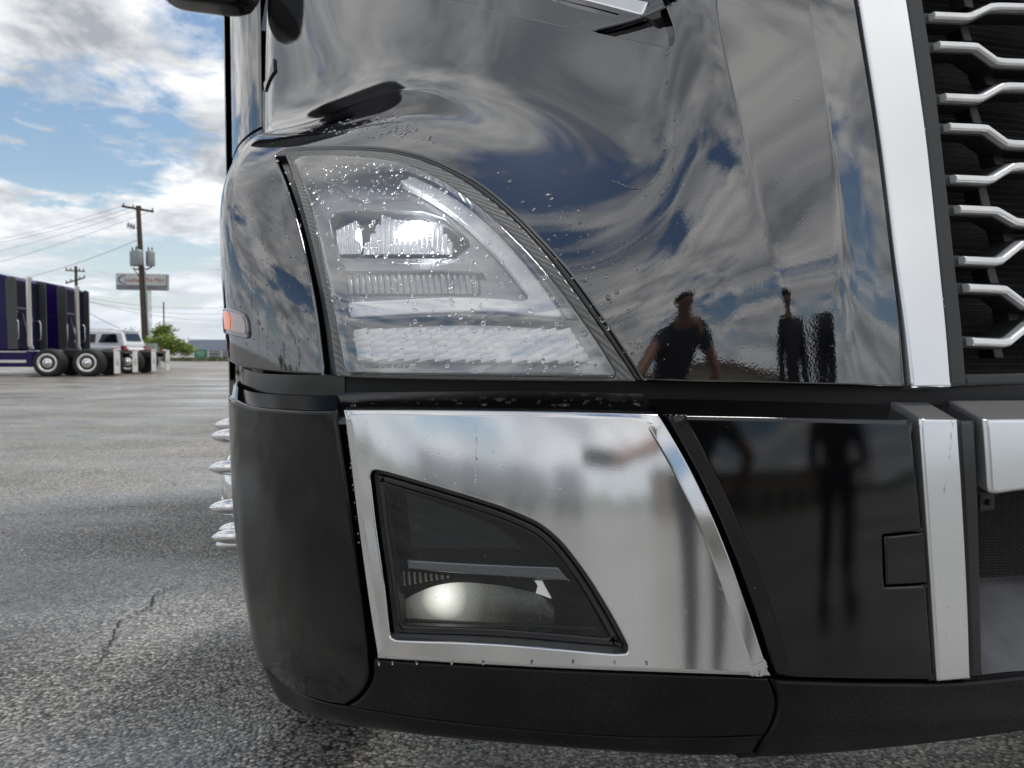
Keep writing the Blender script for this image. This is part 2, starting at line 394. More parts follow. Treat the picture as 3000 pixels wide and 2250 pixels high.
    # rim going back
    for (b0, k), O, hole in rims:
        base = len(V); _, Ns = loft.ev(np.array(sts[b0:b0 + k]))
        for i in range(k): V.append(V[b0 + i].copy()); Nn.append(O[i])
        for i in range(k): V.append(V[b0 + i] + ((-Ns[i] * thick) if back is None else np.array(back))); Nn.append(O[i])
        for i in range(k):
            j = (i + 1) % k; q = (base + i, base + j, base + k + j, base + k + i)
            g = np.cross(V[q[1]] - V[q[0]], V[q[3]] - V[q[0]])
            if g @ O[i] < 0: q = q[::-1]
            faces.append(q)
    if disp is not None:
        for i in range(len(V)): V[i] = disp(V[i], Nn[i])
    me = bpy.data.meshes.new(name); me.from_pydata([tuple(p) for p in V], [], faces)
    me.polygons.foreach_set('use_smooth', [True] * len(faces)); me.update()
    Na = np.array(Nn)
    me.normals_split_custom_set_from_vertices([tuple(n) for n in Na])
    return link(name, me, m, parent)
def sheet(name, loft, off, m, parent, s0=0, s1=1, t0=0, t1=1, ns=60, nt=40):
    """plain piece of the surface, shifted along its normal"""
    S, T = np.meshgrid(np.linspace(s0, s1, ns), np.linspace(t0, t1, nt)); st = np.stack([S.ravel(), T.ravel()], -1); P, N = loft.ev(st); P = P + N * off
    f = [(j * ns + i, j * ns + i + 1, (j + 1) * ns + i + 1, (j + 1) * ns + i) for j in range(nt - 1) for i in range(ns - 1)]
    if loft.sign > 0: pass
    me = bpy.data.meshes.new(name); me.from_pydata([tuple(p) for p in P], [], f); me.polygons.foreach_set('use_smooth', [True] * len(f)); me.update()
    return link(name, me, m, parent)
# ================================================================== SETTING: ground
def ground_mat():
    m = bpy.data.materials.new('worn_wet_asphalt'); m.use_nodes = True; nt = m.node_tree; b = nt.nodes['Principled BSDF']; N = nt.nodes.new; L = nt.links.new
    tc = N('ShaderNodeTexCoord')
    def nz(s, d=6, ro=.55, st=(1, 1, 1), loc=(0, 0, 0), dist=0.0):
        mp = N('ShaderNodeMapping'); mp.inputs['Scale'].default_value = st; mp.inputs['Location'].default_value = loc; L(tc.outputs['Object'], mp.inputs[0])
        n = N('ShaderNodeTexNoise'); n.inputs['Scale'].default_value = s; n.inputs['Detail'].default_value = d; n.inputs['Roughness'].default_value = ro; n.inputs['Distortion'].default_value = dist
        L(mp.outputs[0], n.inputs[0]); return n.outputs[0]
    def ramp(x, stops):
        r = N('ShaderNodeValToRGB'); L(x, r.inputs[0]); e = r.color_ramp.elements
        e[0].position, e[0].color = stops[0]; e[1].position, e[1].color = stops[-1]
        for p, c in stops[1:-1]: q = e.new(p); q.color = c
        return r.outputs[0]
    def mixc(f, a, c, mode='MIX'):
        n = N('ShaderNodeMix'); n.data_type = 'RGBA'; n.blend_type = mode
        if isinstance(f, float): n.inputs[0].default_value = f
        else: L(f, n.inputs[0])
        L(a, n.inputs[6]); 
        if isinstance(c, tuple): n.inputs[7].default_value = c
        else: L(c, n.inputs[7])
        return n.outputs[2]
    def math_(op, a, c):
        n = N('ShaderNodeMath'); n.operation = op
        for i, x in enumerate((a, c)):
            if isinstance(x, float): n.inputs[i].default_value = x
            else: L(x, n.inputs[i])
        return n.outputs[0]
    g = lambda v: (v, v * .985, v * .95, 1)
    vor = N('ShaderNodeTexVoronoi'); vor.inputs['Scale'].default_value = 120; L(tc.outputs['Object'], vor.inputs[0])
    vor2 = N('ShaderNodeTexVoronoi'); vor2.inputs['Scale'].default_value = 260; L(tc.outputs['Object'], vor2.inputs[0])
    sep = N('ShaderNodeSeparateColor'); L(vor.outputs['Color'], sep.inputs[0])
    stone = ramp(sep.outputs[0], [(0.0, g(.11)), (.35, g(.26)), (.75, g(.40)), (.92, (.56, .52, .45, 1)), (1.0, (.78, .74, .66, 1))])
    joint = ramp(vor.outputs['Distance'], [(0.40, (1, 1, 1, 1)), (.78, (.22, .22, .22, 1))])
    col = mixc(1.0, stone, joint, 'MULTIPLY')
    patch = ramp(nz(.55, 5, .6, (1, 1, 1)), [(.36, g(.78)), (.5, g(1.02)), (.66, (1.3, 1.27, 1.2, 1))]); col = mixc(1.0, col, patch, 'MULTIPLY')
    # dry dusty brown far strip
    far = N('ShaderNodeSeparateXYZ'); L(tc.outputs['Object'], far.inputs[0])
    mr = N('ShaderNodeMapRange'); L(math_('ADD', far.outputs[1], math_('MULTIPLY', nz(.12, 4), 14.0)), mr.inputs[0]); mr.inputs[1].default_value = 26; mr.inputs[2].default_value = 38
    col = mixc(mr.outputs[0], col, (.24, .205, .165, 1))
    # cracks
    vc = N('ShaderNodeTexVoronoi'); vc.feature = 'DISTANCE_TO_EDGE'; vc.inputs['Scale'].default_value = .36
    wob = N('ShaderNodeTexNoise'); wob.inputs['Scale'].default_value = 1.6; wob.inputs['Detail'].default_value = 7; L(tc.outputs['Object'], wob.inputs[0])
    ad = N('ShaderNodeVectorMath'); ad.operation = 'ADD'; L(tc.outputs['Object'], ad.inputs[0])
    sc = N('ShaderNodeVectorMath'); sc.operation = 'SCALE'; sc.inputs[3].default_value = .8; L(wob.outputs[1], sc.inputs[0]); L(sc.outputs[0], ad.inputs[1]); 
    ad2 = N('ShaderNodeVectorMath'); ad2.operation = 'ADD'; L(ad.outputs[0], ad2.inputs[0]); ad2.inputs[1].default_value = (1.9, .35, 0); L(ad2.outputs[0], vc.inputs[0])
    crack = ramp(vc.outputs[0], [(0.0, (1, 1, 1, 1)), (.0035, (0, 0, 0, 1))])
    brk = ramp(nz(1.3, 3), [(.48, (0, 0, 0, 1)), (.56, (1, 1, 1, 1))])
    crack = mixc(1.0, crack, brk, 'MULTIPLY')
    col = mixc(crack, col, (.02, .02, .02, 1)); L(col, b.inputs['Base Color'])
    wet = ramp(nz(.8, 6, .6, (.35, 1, 1), (3, 1, 0), .4), [(.42, (.62, .62, .62, 1)), (.52, (.34, .34, .34, 1)), (.60, (.17, .17, .17, 1))])
    L(wet, b.inputs['Roughness']); wsep = N('ShaderNodeSeparateColor'); L(wet, wsep.inputs[0]); wmr = N('ShaderNodeMapRange'); L(wsep.outputs[0], wmr.inputs[0]); wmr.inputs[1].default_value = .17; wmr.inputs[2].default_value = .55; wmr.inputs[3].default_value = .18; wmr.inputs[4].default_value = .8; b.inputs['IOR'].default_value = 1.42
    h = math_('ADD', math_('MULTIPLY', vor.outputs['Distance'], -1.0), math_('MULTIPLY', vor2.outputs['Distance'], -.3))
    h = math_('SUBTRACT', h, math_('MULTIPLY', crack, 1.2))
    bp = N('ShaderNodeBump'); bp.inputs['Strength'].default_value = .75; bp.inputs['Distance'].default_value = .006; L(wmr.outputs[0], bp.inputs['Strength']); L(h, bp.inputs['Height']); L(bp.outputs[0], b.inputs['Normal'])
    return m
def build_ground():
    mb = MB(); R = 3500; xs = [-R, -300, -40, -6, 0, 6, 40, 300, R]; n = len(xs)
    mb.add([(x, y, 0) for y in xs for x in xs], [(j * n + i, j * n + i + 1, (j + 1) * n + i + 1, (j + 1) * n + i) for j in range(n - 1) for i in range(n - 1)])
    o = mb.build('ground', ground_mat()); tag(o, 'worn grey asphalt of the truck yard with damp sheen', 'ground', kind='structure')
build_ground()
def ground_crack():
    zz = lambda a, b: (a * .723, 1050 + b * .723)
    pts = crom([ground_at(*zz(*q))[:2] for q in [(760,905),(720,925),(672,942),(630,962),(606,1005),(560,1032),(520,1052),(470,1092),(446,1150),(418,1205),(380,1258),(352,1275)]], 7); rg = np.random.default_rng(4); V = []; n = len(pts)
    for i, p in enumerate(pts):
        t = pts[min(i + 1, n - 1)] - pts[max(i - 1, 0)]; t /= np.linalg.norm(t) + 1e-9; nn = np.array([-t[1], t[0]]); w_ = .0032 * math.sin(math.pi * (i + 1) / (n + 1)) ** .5 * rg.uniform(.5, 1.5); p = p + nn * rg.normal(0, .006)
        V += [(*(p + nn * w_), .004), (*(p - nn * w_), .004)]
    mb = MB(); mb.add(V, [(2 * i, 2 * i + 1, 2 * i + 3, 2 * i + 2) for i in range(n - 1)]); tag(mb.build('ground_crack', mat('crack_dark', (.05, .048, .045), .9)), 'dark crack wandering across the asphalt by the bumper', 'crack', kind='structure')
ground_crack()

# ================================================================== THE BLACK TRUCK
TRUCK = empty('semi_truck', tuple(at(1100, 1600, 1.9) * [1, 1, 0]))
tag(TRUCK, 'glossy black semi truck with lit headlight and silver bumper trim, wet with rain', 'truck')
class TP:      # parenting that keeps world coordinates of the meshes
    pass
def adopt(o, parent):
    o.parent = parent; o.matrix_parent_inverse = Matrix.Translation(-Vector(TRUCK.location)) if parent == TRUCK else Matrix.Identity(4)
    return o
def up_ctrl():
    T = {
     'C0': [(660,1055,1.32),(648,900,1.325),(638,710,1.35),(643,560,1.41),(680,468,1.50),(748,390,1.66),(772,405,2.25),(775,150,2.36),(780,0,2.42),(785,-200,2.5)],
     'C1': [(710,1078,1.21),(700,910,1.215),(690,730,1.245),(692,570,1.31),(735,452,1.41),(805,377,1.58),(810,392,2.08),(815,150,2.2),(815,0,2.25),(815,-200,2.33)],
     'C2': [(830,1093,1.13),(815,915,1.14),(808,740,1.175),(805,585,1.24),(825,440,1.35),(900,368,1.51),(910,372,1.87),(905,150,1.98),(905,0,2.03),(905,-200,2.13)],
     'C3': [(965,1102,1.085),(955,930,1.10),(945,760,1.135),(940,600,1.195),(950,450,1.292),(1020,348,1.44),(1035,325,1.69),(1040,150,1.79),(1040,0,1.86),(1040,-200,1.95)],
     'C4': [(1170,1108,1.05),(1170,940,1.065),(1170,780,1.10),(1170,620,1.155),(1165,470,1.237),(1170,325,1.362),(1195,265,1.52),(1200,150,1.62),(1200,0,1.69),(1200,-200,1.77)],
     'C5': [(1400,1112,1.02),(1400,950,1.032),(1400,800,1.06),(1400,650,1.10),(1400,515,1.162),(1400,380,1.252),(1405,288,1.37),(1405,150,1.445),(1400,0,1.51),(1400,-200,1.6)],
     'C6': [(1640,1115,1.005),(1640,980,1.012),(1640,860,1.03),(1640,730,1.06),(1640,600,1.105),(1640,470,1.172),(1645,325,1.265),(1645,150,1.325),(1640,0,1.38),(1630,-200,1.47)],
     'C7': [(1880,1117,1.0),(1880,990,1.005),(1880,870,1.013),(1880,760,1.03),(1880,650,1.053),(1880,540,1.086),(1890,370,1.145),(1890,170,1.195),(1885,0,1.245),(1870,-200,1.33)],
     'C7b': [(2100,1122,1.008),(2095,960,1.012),(2080,820,1.02),(2065,690,1.036),(2050,570,1.058),(2035,460,1.083),(2025,320,1.115),(2010,150,1.152),(1995,0,1.192),(1970,-200,1.262)],
     'C8': [(2310,1127,1.025),(2300,960,1.03),(2280,820,1.035),(2248,690,1.045),(2218,560,1.06),(2190,440,1.075),(2157,300,1.095),(2122,150,1.12),(2090,0,1.15),(2045,-200,1.2)],
     'C9': [(2500,1131,1.05),(2492,960,1.055),(2480,820,1.06),(2470,690,1.07),(2458,560,1.08),(2440,430,1.092),(2420,300,1.108),(2395,150,1.128),(2362,0,1.15),(2320,-200,1.185)],
     'C10': [(2663,1135,1.085),(2645,960,1.098),(2627,820,1.108),(2608,690,1.118),(2592,560,1.128),(2575,430,1.138),(2558,300,1.148),(2533,150,1.16),(2508,0,1.172),(2470,-200,1.19)],
     'C11': [(2780,1136,1.12),(2765,960,1.132),(2750,820,1.142),(2735,690,1.152),(2720,560,1.162),(2705,430,1.172),(2690,300,1.18),(2668,150,1.19),(2645,0,1.202),(2610,-200,1.22)]}
    # tight extra columns either side of the two hood creases
    KF = [3.0, 2.8, 2.4, 1.9, 1.5, 1.2, 1, 1, 1, 1]
    lerp = lambda a, b, k: [tuple(p * (1 - k * f_) + q * k * f_ for p, q in zip(u, v)) for u, v, f_ in zip(a, b, KF)]
    T2 = {}
    for k in T:
        if k == 'C8': T2['C8a'] = lerp(T['C8'], T['C7b'], .16)
        if k == 'C9': T2['C9a'] = lerp(T['C9'], T['C8'], .13)
        T2[k] = T[k]
        if k == 'C8': T2['C8b'] = lerp(T['C8'], T['C9'], .13)
        if k == 'C9': T2['C9b'] = lerp(T['C9'], T['C10'], .16)
    T = T2
    cols = [[at(*q) for q in T[k]] for k in T]
    cols = [[p + VV * .6 for p in cols[0]], [p + VV * .25 + UV * -.0 for p in cols[0]]] + cols
    for c in cols:
        c.append(c[-1] + VV * .22 + ZV * .13); c.append(c[-1] + VV * .75 + ZV * .10)
    return np.array(cols).transpose(1, 0, 2)
UC = up_ctrl(); U = Loft(UC, 1)
def bump_ctrl():
    Q = [
     [(673,1154,1.29),(716,1182,1.20),(779,1192,1.14),(883,1199,1.09),(1000,1199,1.055),(1200,1199,1.025),(1450,1200,1.0),(1700,1202,.985),(1920,1212,.98),(2150,1216,.985),(2400,1222,1.0),(2670,1228,1.03),(2860,1228,1.055),(3050,1226,1.08),(3250,1222,1.11)],
     [(680,1400,1.285),(725,1400,1.19),(790,1400,1.13),(895,1400,1.08),(1015,1400,1.045),(1215,1400,1.012),(1460,1400,.987),(1715,1400,.972),(1945,1400,.966),(2170,1400,.972),(2415,1400,.987),(2690,1400,1.02),(2870,1400,1.045),(3060,1400,1.07),(3260,1400,1.1)],
     [(703,1640,1.28),(745,1660,1.185),(805,1670,1.12),(915,1680,1.07),(1050,1680,1.033),(1235,1685,1.0),(1475,1690,.975),(1730,1695,.96),(1975,1700,.955),(2195,1700,.96),(2430,1700,.977),(2712,1705,1.012),(2885,1705,1.037),(3070,1700,1.063),(3270,1700,1.093)],
     [(745,1870,1.275),(785,1900,1.19),(845,1920,1.12),(945,1925,1.065),(1085,1915,1.025),(1255,1920,.99),(1490,1930,.963),(1745,1945,.948),(2010,1955,.943),(2215,1960,.95),(2445,1970,.967),(2730,1975,1.003),(2895,1970,1.03),(3080,1960,1.057),(3280,1950,1.09)],
     [(772,1945,1.275),(820,1995,1.2),(885,2020,1.125),(975,2030,1.07),(1110,2030,1.025),(1270,2035,.99),(1500,2045,.962),(1755,2060,.947),(2030,2075,.942),(2235,2075,.95),(2460,2080,.967),(2740,2075,1.003),(2905,2065,1.03),(3090,2050,1.057),(3290,2035,1.09)],
     [(815,2035,1.29),(870,2080,1.22),(940,2110,1.15),(1030,2135,1.095),(1150,2155,1.05),(1300,2175,1.01),(1520,2195,.985),(1775,2215,.97),(2050,2230,.966),(2260,2222,.973),(2480,2205,.99),(2750,2172,1.025),(2915,2148,1.05),(3100,2120,1.08),(3300,2090,1.11)]]
    rows = [[at(*q) for q in r] for r in Q]
    rows.append([p + VV * .10 + ZV * .006 for p in rows[-1]])
    rows = [[r[0] + VV * .45, r[0] + VV * .2] + r + [r[-1] + UV * (1.36 - r[-1] @ UV)] for r in rows]
    return np.array(rows)
BC = bump_ctrl(); B = Loft(BC, 2)
# grille plane (strip, frame, bars lie on it)
gb, gt_ = at(2640, 1140, 1.075), at(2460, -200, 1.195); gt_ = gb + (gt_ - gb)
def plane_loft(shift): 
    a, c = gb - UV * .0 + VV * shift, gt_ + VV * shift
    return Loft([[a, a + UV * 1.0], [c, c + UV * 1.0]], 0, 240)
CEN_U = 1.36; GW = CEN_U - float(gb @ UV)
G0 = plane_loft(0.0); G1 = plane_loft(.035); G2 = plane_loft(.085)
BACKV = VV

# ---- hood and fender shell, one piece round the headlight opening
z5 = lambda a, b: (600 + a * .6103, 350 + b * .6103)
GASK = [z5(338,170),(820,438),(845,435),z5(560,130),z5(700,130),z5(850,137),z5(1000,165),z5(1130,210),z5(1300,300),z5(1450,420),z5(1600,570),z5(1750,740),z5(1900,950),z5(2000,1100),z5(2095,1248)]
GASK = [GASK[0]] + GASK[2:]
LEFTGAP = [z5(338,170), z5(395,320), z5(450,500), z5(500,720), z5(540,950), z5(572,1225)]
tB = U.inv([(660, 1055)])[0]
hood_bottom_r = [(1884,1116),(2000,1119),(2200,1124),(2400,1129),(2655,1135)]
strip_l = [(2655,1135),(2640,960),(2614,750),(2580,475),(2557,316),(2528,136),(2505,0),(2470,-190)]
ust = lambda q: U.inv(q)
tr = U.inv([strip_l[-1]])[0]
fend_bot = [(949,1099),(830,1092),(710,1077),(664,1056)]
HOOD_OUT = path(U, [hood_bottom_r, strip_l, ('st', [(tr[0], .97), (.3, .97), (0.0, .97), (0.0, .5), (0.0, max(tB[1], 0.0) + .002), (.06, max(tB[1], 0.0) + .002)]),
                    fend_bot[::-1], LEFTGAP[::-1], GASK])
VENT = path(U, [[(1335,2),(1580,57),(1800,103),(1945,133)], [(1945,133),(1966,130),(1973,118)], [(1973,118),(1970,84),(1955,40),(1940,0)], [(1940,0),(1910,-90),(1400,-170),(1250,-30),(1335,2)]])
hood = mesh_panel('hood', U, HOOD_OUT, M_PAINT, None, thick=.022, edge=.004, step=.013, holes=[VENT], back=VV * .02); adopt(hood, TRUCK)
hood['label'] = 'gloss black painted hood and fender shell beaded with rain'
P_HOOD = hood
def part(o, parent=None):
    adopt(o, TRUCK) if parent is None else None
    if parent is not None: o.parent = parent
    return o
def hp(*a, parent=None, **k):
    o = mesh_panel(*a[:4], None, *a[4:], **k)
    if parent is None: adopt(o, TRUCK)
    else:
        o.parent = parent
    return o
# black sheet added behind the hood so that gaps read black
Uin = Loft(UC + VV * .10, 1, 200)
ln = sheet('hood_gap_backing', Uin, -.0, M_DARK, None, .02, .90, .0, .93, 70, 50); adopt(ln, TRUCK)
# recessed vent at the top of the hood with its bright bar
Uv = Loft(UC + VV * .035, 1, 300)
vent = hp('hood_vent', U, VENT, M_PAINT, off=-.014, thick=.02, edge=.002, step=.02)
def strip_bar(name, pts, hgt, dep, m, parent, bev=.002):
    """bar following 3-D points; section hgt (local up) x dep (toward back)"""
    n = len(pts); V = []; f = []
    for i, p in enumerate(pts):
        p = np.array(p); b = VV * dep
        V += [p + ZV * hgt / 2, p - ZV * hgt / 2, p - ZV * hgt / 2 + b, p + ZV * hgt / 2 + b]
    for i in range(n - 1):
        for k in range(4): f.append((i * 4 + k, i * 4 + (k + 1) % 4, (i + 1) * 4 + (k + 1) % 4, (i + 1) * 4 + k))
    f += [(0, 3, 2, 1), tuple((n - 1) * 4 + k for k in range(4))]
    mb = MB(); mb.add(V, f); o = mb.build(name, m, None, bev)
    if parent is None: adopt(o, TRUCK)
    else: o.parent = parent
    return o
vb = hp('trim_bar', Uv, path(Uv, [[(1560,-42),(1622,-2),(1760,33),(1898,70)], [(1898,70),(1917,30)], [(1917,30),(1780,0),(1700,-20),(1640,-60)], [(1640,-60),(1560,-42)]]), M_CHROME, off=.022, thick=.012, edge=.003, parent=vent)
vk = hp('trim_bar_end', Uv, path(Uv, [[(1900,68),(1918,32)], [(1918,32),(1948,42)], [(1948,42),(1950,70)], [(1950,70),(1925,78)], [(1925,78),(1900,68)]]), M_FRAME, off=.016, thick=.012, edge=.002, parent=vent)

# ---- silver strip, charcoal frame, grille
st_out = path(G0, [[(2666,1137),(2645,950),(2617,750),(2583,475),(2560,316),(2531,136),(2508,0),(2480,-160)], [(2480,-160),(2622,-160)],
                   [(2622,-160),(2649,0),(2673,158),(2705,384),(2723,543),(2744,750),(2764,950),(2779,1136)], [(2779,1136),(2666,1137)]])
hs = hp('hood_trim_strip', G0, st_out, M_STRIP, off=.006, thick=.03, edge=.004, step=.015)
fr_out = path(G0, [[(2783,1134),(2767,950),(2747,750),(2726,543),(2708,384),(2676,158),(2652,0),(2625,-160)], [(2625,-160),(2680,-160)],
                   [(2680,-160),(2707,0),(2741,226),(2768,452),(2800,750),(2822,950),(2836,1130)], [(2836,1130),(2783,1134)]])
hf = hp('grille_frame', G0, fr_out, M_FRAME, off=.0, thick=.1, edge=.006, step=.015)
fb = hp('grille_frame_sill', G0, path(G0, [[(2838,1130),(2832,1092)], [(2832,1092),(3560,1076)], [(3560,1076),(3560,1114)], [(3560,1114),(2838,1130)]]), M_FRAME, off=-.004, thick=.1, edge=.006, step=.02)
grille = empty('grille'); adopt(grille, TRUCK)
gtl = G0.pos([[.0, .985]])[0] - UV * .01; mb = MB(); V = []
for k in range(9): q = k / 8; V += [gtl + VV * (1.5 * q) + ZV * (.28 * math.sin(q * 1.45)), gtl + UV * (GW + .01) + VV * (1.5 * q - .02) + ZV * (.30 * math.sin(q * 1.45) + .01)]
mb.add(V, [(2 * k, 2 * k + 1, 2 * k + 3, 2 * k + 2) for k in range(8)], True); adopt(mb.build('hood_crown', M_PAINT), TRUCK)
def mesh_mat():
    m = bpy.data.materials.new('black_wire_mesh'); m.use_nodes = True; nt = m.node_tree; b = nt.nodes['Principled BSDF']; N = nt.nodes.new; L = nt.links.new
    b.inputs['Base Color'].default_value = (.012, .011, .010, 1); b.inputs['Roughness'].default_value = .5
    return m
M_MESH = mesh_mat()
# radiator screen behind the bars: fine horizontal wires and vertical ones
mb = MB(); a0 = G2.pos([[0, 0]])[0]; eU = UV; eT = (gt_ - gb) / np.linalg.norm(gt_ - gb); HT = np.linalg.norm(gt_ - gb)
mb.add([a0 + VV * .012, a0 + UV * GW + VV * .012, a0 + UV * GW + eT * HT + VV * .012, a0 + eT * HT + VV * .012], [(0, 1, 2, 3)])
o = mb.build('screen_backing', mat('screen_backing_black', (.006, .006, .006), .7), grille)
mb = MB()
for i in range(64):
    p = a0 + eT * (HT * i / 64) ; mb.tube([p, p + UV * GW], .0011, 4, False)
for i in range(76):
    p = a0 + UV * (GW * i / 76); mb.tube([p, p + eT * HT], .0005, 4, False)
o = mb.build('wire_screen', mat('wire_screen_black', (.035, .030, .024), .45), grille); o['kind'] = 'stuff'
BARS = [((2735,45),-27),((2750,131),50),((2768,284),-32),((2780,371),50),((2798,523),-36),((2810,612),40),((2824,762),-48),((2836,843),52),((2847,1001),-50)]
def gbar(i, x0, y0, dy):
    yl = y0
    knots = [(x0, yl), (x0 + 95, yl + 4), (x0 + 112, yl + 3 + .06 * dy), (x0 + 168, yl + .93 * dy), (x0 + 190, yl + dy), (x0 + 330, yl + dy * 1.02 + 4), (x0 + 350, yl + dy * .95), (x0 + 410, yl + 4)]
    st = G0.inv(knots); P = G0.pos(st) + VV * -.004; P = np.vstack([P, P[-1] + UV * max(.002, CEN_U - P[-1] @ UV)])
    n = len(P); prof = [(.0062, .0035), (.0045, .0), (-.0030, .0), (-.0062, .004), (-.0072, .028), (.0068, .028)]; k = len(prof); V = []; f = []
    for p in P:
        for h, d in prof: V.append(p + eT * h + VV * d)
    for a in range(n - 1):
        for b in range(k): f.append((a * k + b, a * k + (b + 1) % k, (a + 1) * k + (b + 1) % k, (a + 1) * k + b))
    f += [tuple(range(k))[::-1], tuple((n - 1) * k + q for q in range(k))]
    m_ = MB(); m_.add(V, f); o = m_.build('grille_bar', M_BAR, grille, .0012)
    # black carrier behind the bar and socket at the frame
    prof = [(.0085, .010), (-.0095, .010), (-.011, .05), (.0095, .05)]; k = 4; V = []; f = []
    stx = G0.inv([(x0 - 22, yl - 1)] + knots[1:]); Pc = G0.pos(stx); Pc = np.vstack([Pc, Pc[-1] + UV * max(.002, CEN_U - Pc[-1] @ UV)])
    for p in Pc:
        for h, d in prof: V.append(p + eT * h + VV * d)
    for a in range(n - 1):
        for b in range(k): f.append((a * k + b, a * k + (b + 1) % k, (a + 1) * k + (b + 1) % k, (a + 1) * k + b))
    f += [tuple(range(k))[::-1], tuple((n - 1) * k + q for q in range(k))]
    m_ = MB(); m_.add(V, f); m_.build('bar_carrier', M_FRAME, grille, .0015)
for i, ((x, y), dy) in enumerate(BARS): gbar(i, x, y, dy)
# upright ribs between the bars
RIBS = [((2832,-30),(2842,22)),((2822,72),(2838,120)),((2888,196),(2906,250)),((2850,310),(2866,362)),((2918,432),(2932,484)),((2876,540),(2892,606)),((2948,668),(2960,716)),((2902,782),(2916,832)),((2966,902),(2974,950)),((2920,1012),(2930,1050))]
for (xa, ya), (xb, yb) in RIBS:
    a, b = G1.pos(G1.inv([(xa, ya), (xb, yb)])); d = .0095
    V = [a - UV * d, a + UV * d, b + UV * d, b - UV * d]; V = V + [p + VV * .03 for p in V]
    m_ = MB(); m_.add(V, [(0, 1, 2, 3), (7, 6, 5, 4), (0, 4, 5, 1), (1, 5, 6, 2), (2, 6, 7, 3), (3, 7, 4, 0)]); m_.build('grille_rib', M_FRAME, grille, .002)

# ---- bumper
bumper = empty('bumper'); adopt(bumper, TRUCK)
shift = lambda d: VV * d
lb = .045 * VV + .018 * ZV
tC = B.inv([(772, 1945)])[0]; tTop = .002
top = lambda x: (x, float(np.interp(x, [673,716,779,883,1000,1450,1920,2150,2400,2670,2860,3250], [1156,1184,1194,1201,1201,1202,1214,1218,1224,1230,1230,1226])))
CORNER = path(B, [('st', [(0.0, tTop), (.05, tTop)]), [top(690), top(730), top(800), top(900), top(988)],
                  [(988,1201),(1000,1290),(1022,1440),(1046,1640),(1066,1800),(1080,1930),(1083,1975),(1072,2015),(1045,2045),(1012,2063)],
                  [(1012,2063),(960,2055),(880,2028),(815,1985),(776,1946)], ('st', [(.06, tC[1]), (0.0, tC[1])])])
bc = hp('bumper_corner', B, CORNER, M_CORNER, off=.004, edge=.006, step=.012, back=lb, parent=bumper)
bc['label'] = 'satin black plastic bumper corner with dusty lower edge'
zf = lambda a, b: (950 + a * .4295, 1350 + b * .4295)
FOG = [[zf(335,150), zf(370,450), zf(420,800), zf(462,1150)], [zf(462,1150), zf(470,1190), zf(505,1210)], [zf(505,1210), zf(600,1216), zf(1200,1240), zf(1900,1300), zf(2000,1306)],
       [zf(2000,1306), zf(2060,1298), zf(2066,1250)], [zf(2066,1250), zf(2000,1120), zf(1900,945), zf(1800,785), zf(1700,645), zf(1600,528), zf(1480,430), zf(1350,365), zf(1200,305), zf(1000,240), zf(700,150), zf(450,78)], [zf(450,78), zf(360,62), zf(330,95), zf(335,150)]]
FOGST = path(B, FOG, 4)
SILV = path(B, [[top(1012), top(1250), top(1600), top(1925)], [(1925,1215),(1950,1250),(2033,1398),(2116,1585),(2190,1790),(2250,1972)], [(2250,1978),(1700,1958),(1400,1943),(1112,1926)],
                [(1112,1926),(1085,1760),(1052,1520),(1030,1340),(1012,1201)]])
def silv_f(loft, st):
    q = proj(loft.pos(st)); xr = np.interp(q[:, 1], [1215,1398,1585,1790,1975], [1925,2033,2116,2190,2250]); xl = np.interp(q[:, 1], [1201,1340,1520,1760,1926], [1012,1030,1052,1085,1112])
    w = np.full(len(st), .004); h = np.full(len(st), .001)
    r = np.abs(q[:, 0] - xr) < 8; w[r] = .021; h[r] = .0035
    l = (np.abs(q[:, 0] - xl) < 8) & ~r; w[l] = .012; h[l] = .003
    t = (q[:, 1] < 1222) & ~r & ~l; w[t] = .006; h[t] = .002
    return w, h
sp = hp('silver_fog_panel', B, SILV, M_SILVER, off=.008, edge=.0025, step=.012, holes=[FOGST], facet=silv_f, back=VV * .022 + ZV * .002, parent=bumper)
sp['label'] = 'brushed silver panel framing the fog lamp'
BLK = path(B, [[top(1944), top(2150), top(2400), top(2664)], [(2664,1232),(2690,1480),(2712,1740),(2730,1988)], [(2730,1992),(2500,1990),(2276,1984)],
               [(2276,1984),(2215,1790),(2135,1580),(2052,1400),(1970,1250),(1944,1216)]])
TOW = path(B, [[(2583,1570),(2700,1557)], [(2700,1557),(2709,1706)], [(2709,1706),(2588,1712)], [(2588,1712),(2583,1570)]])
TOWH = path(B, [[(2580,1567),(2703,1554)], [(2703,1554),(2712,1709)], [(2712,1709),(2585,1715)], [(2585,1715),(2580,1567)]])
def blk_f(loft, st):
    q = proj(loft.pos(st)); xl = np.interp(q[:, 1], [1216,1400,1580,1790,1984], [1944,2052,2135,2215,2276])
    w = np.full(len(st), .004); h = np.full(len(st), .001); l = np.abs(q[:, 0] - xl) < 8; w[l] = .016; h[l] = .009; return w, h
M_BPANEL = mat('black_gloss_bumper_plastic', (.003, .003, .0035), .05, ior=1.55, rvar=.03, vscale=5, bump=.02, bscale=500)
bp_ = hp('bumper_panel', B, BLK, M_BPANEL, off=.006, edge=.005, step=.012, facet=blk_f, holes=[TOWH], back=lb, parent=bumper)
tw = hp('tow_hook_cover', B, TOW, M_BPANEL, off=.006, edge=.003, step=.012, parent=bumper)
BST = path(B, [[(2682,1226),(2792,1226)], [(2792,1226),(2808,1480),(2822,1760),(2829,1984)], [(2829,1984),(2734,1992)], [(2734,1992),(2718,1740),(2700,1480),(2682,1226)]])
bs = hp('bumper_trim_strip', B, BST, M_STRIP, off=.009, edge=.004, step=.012, back=VV * .05 + ZV * .02, parent=bumper)
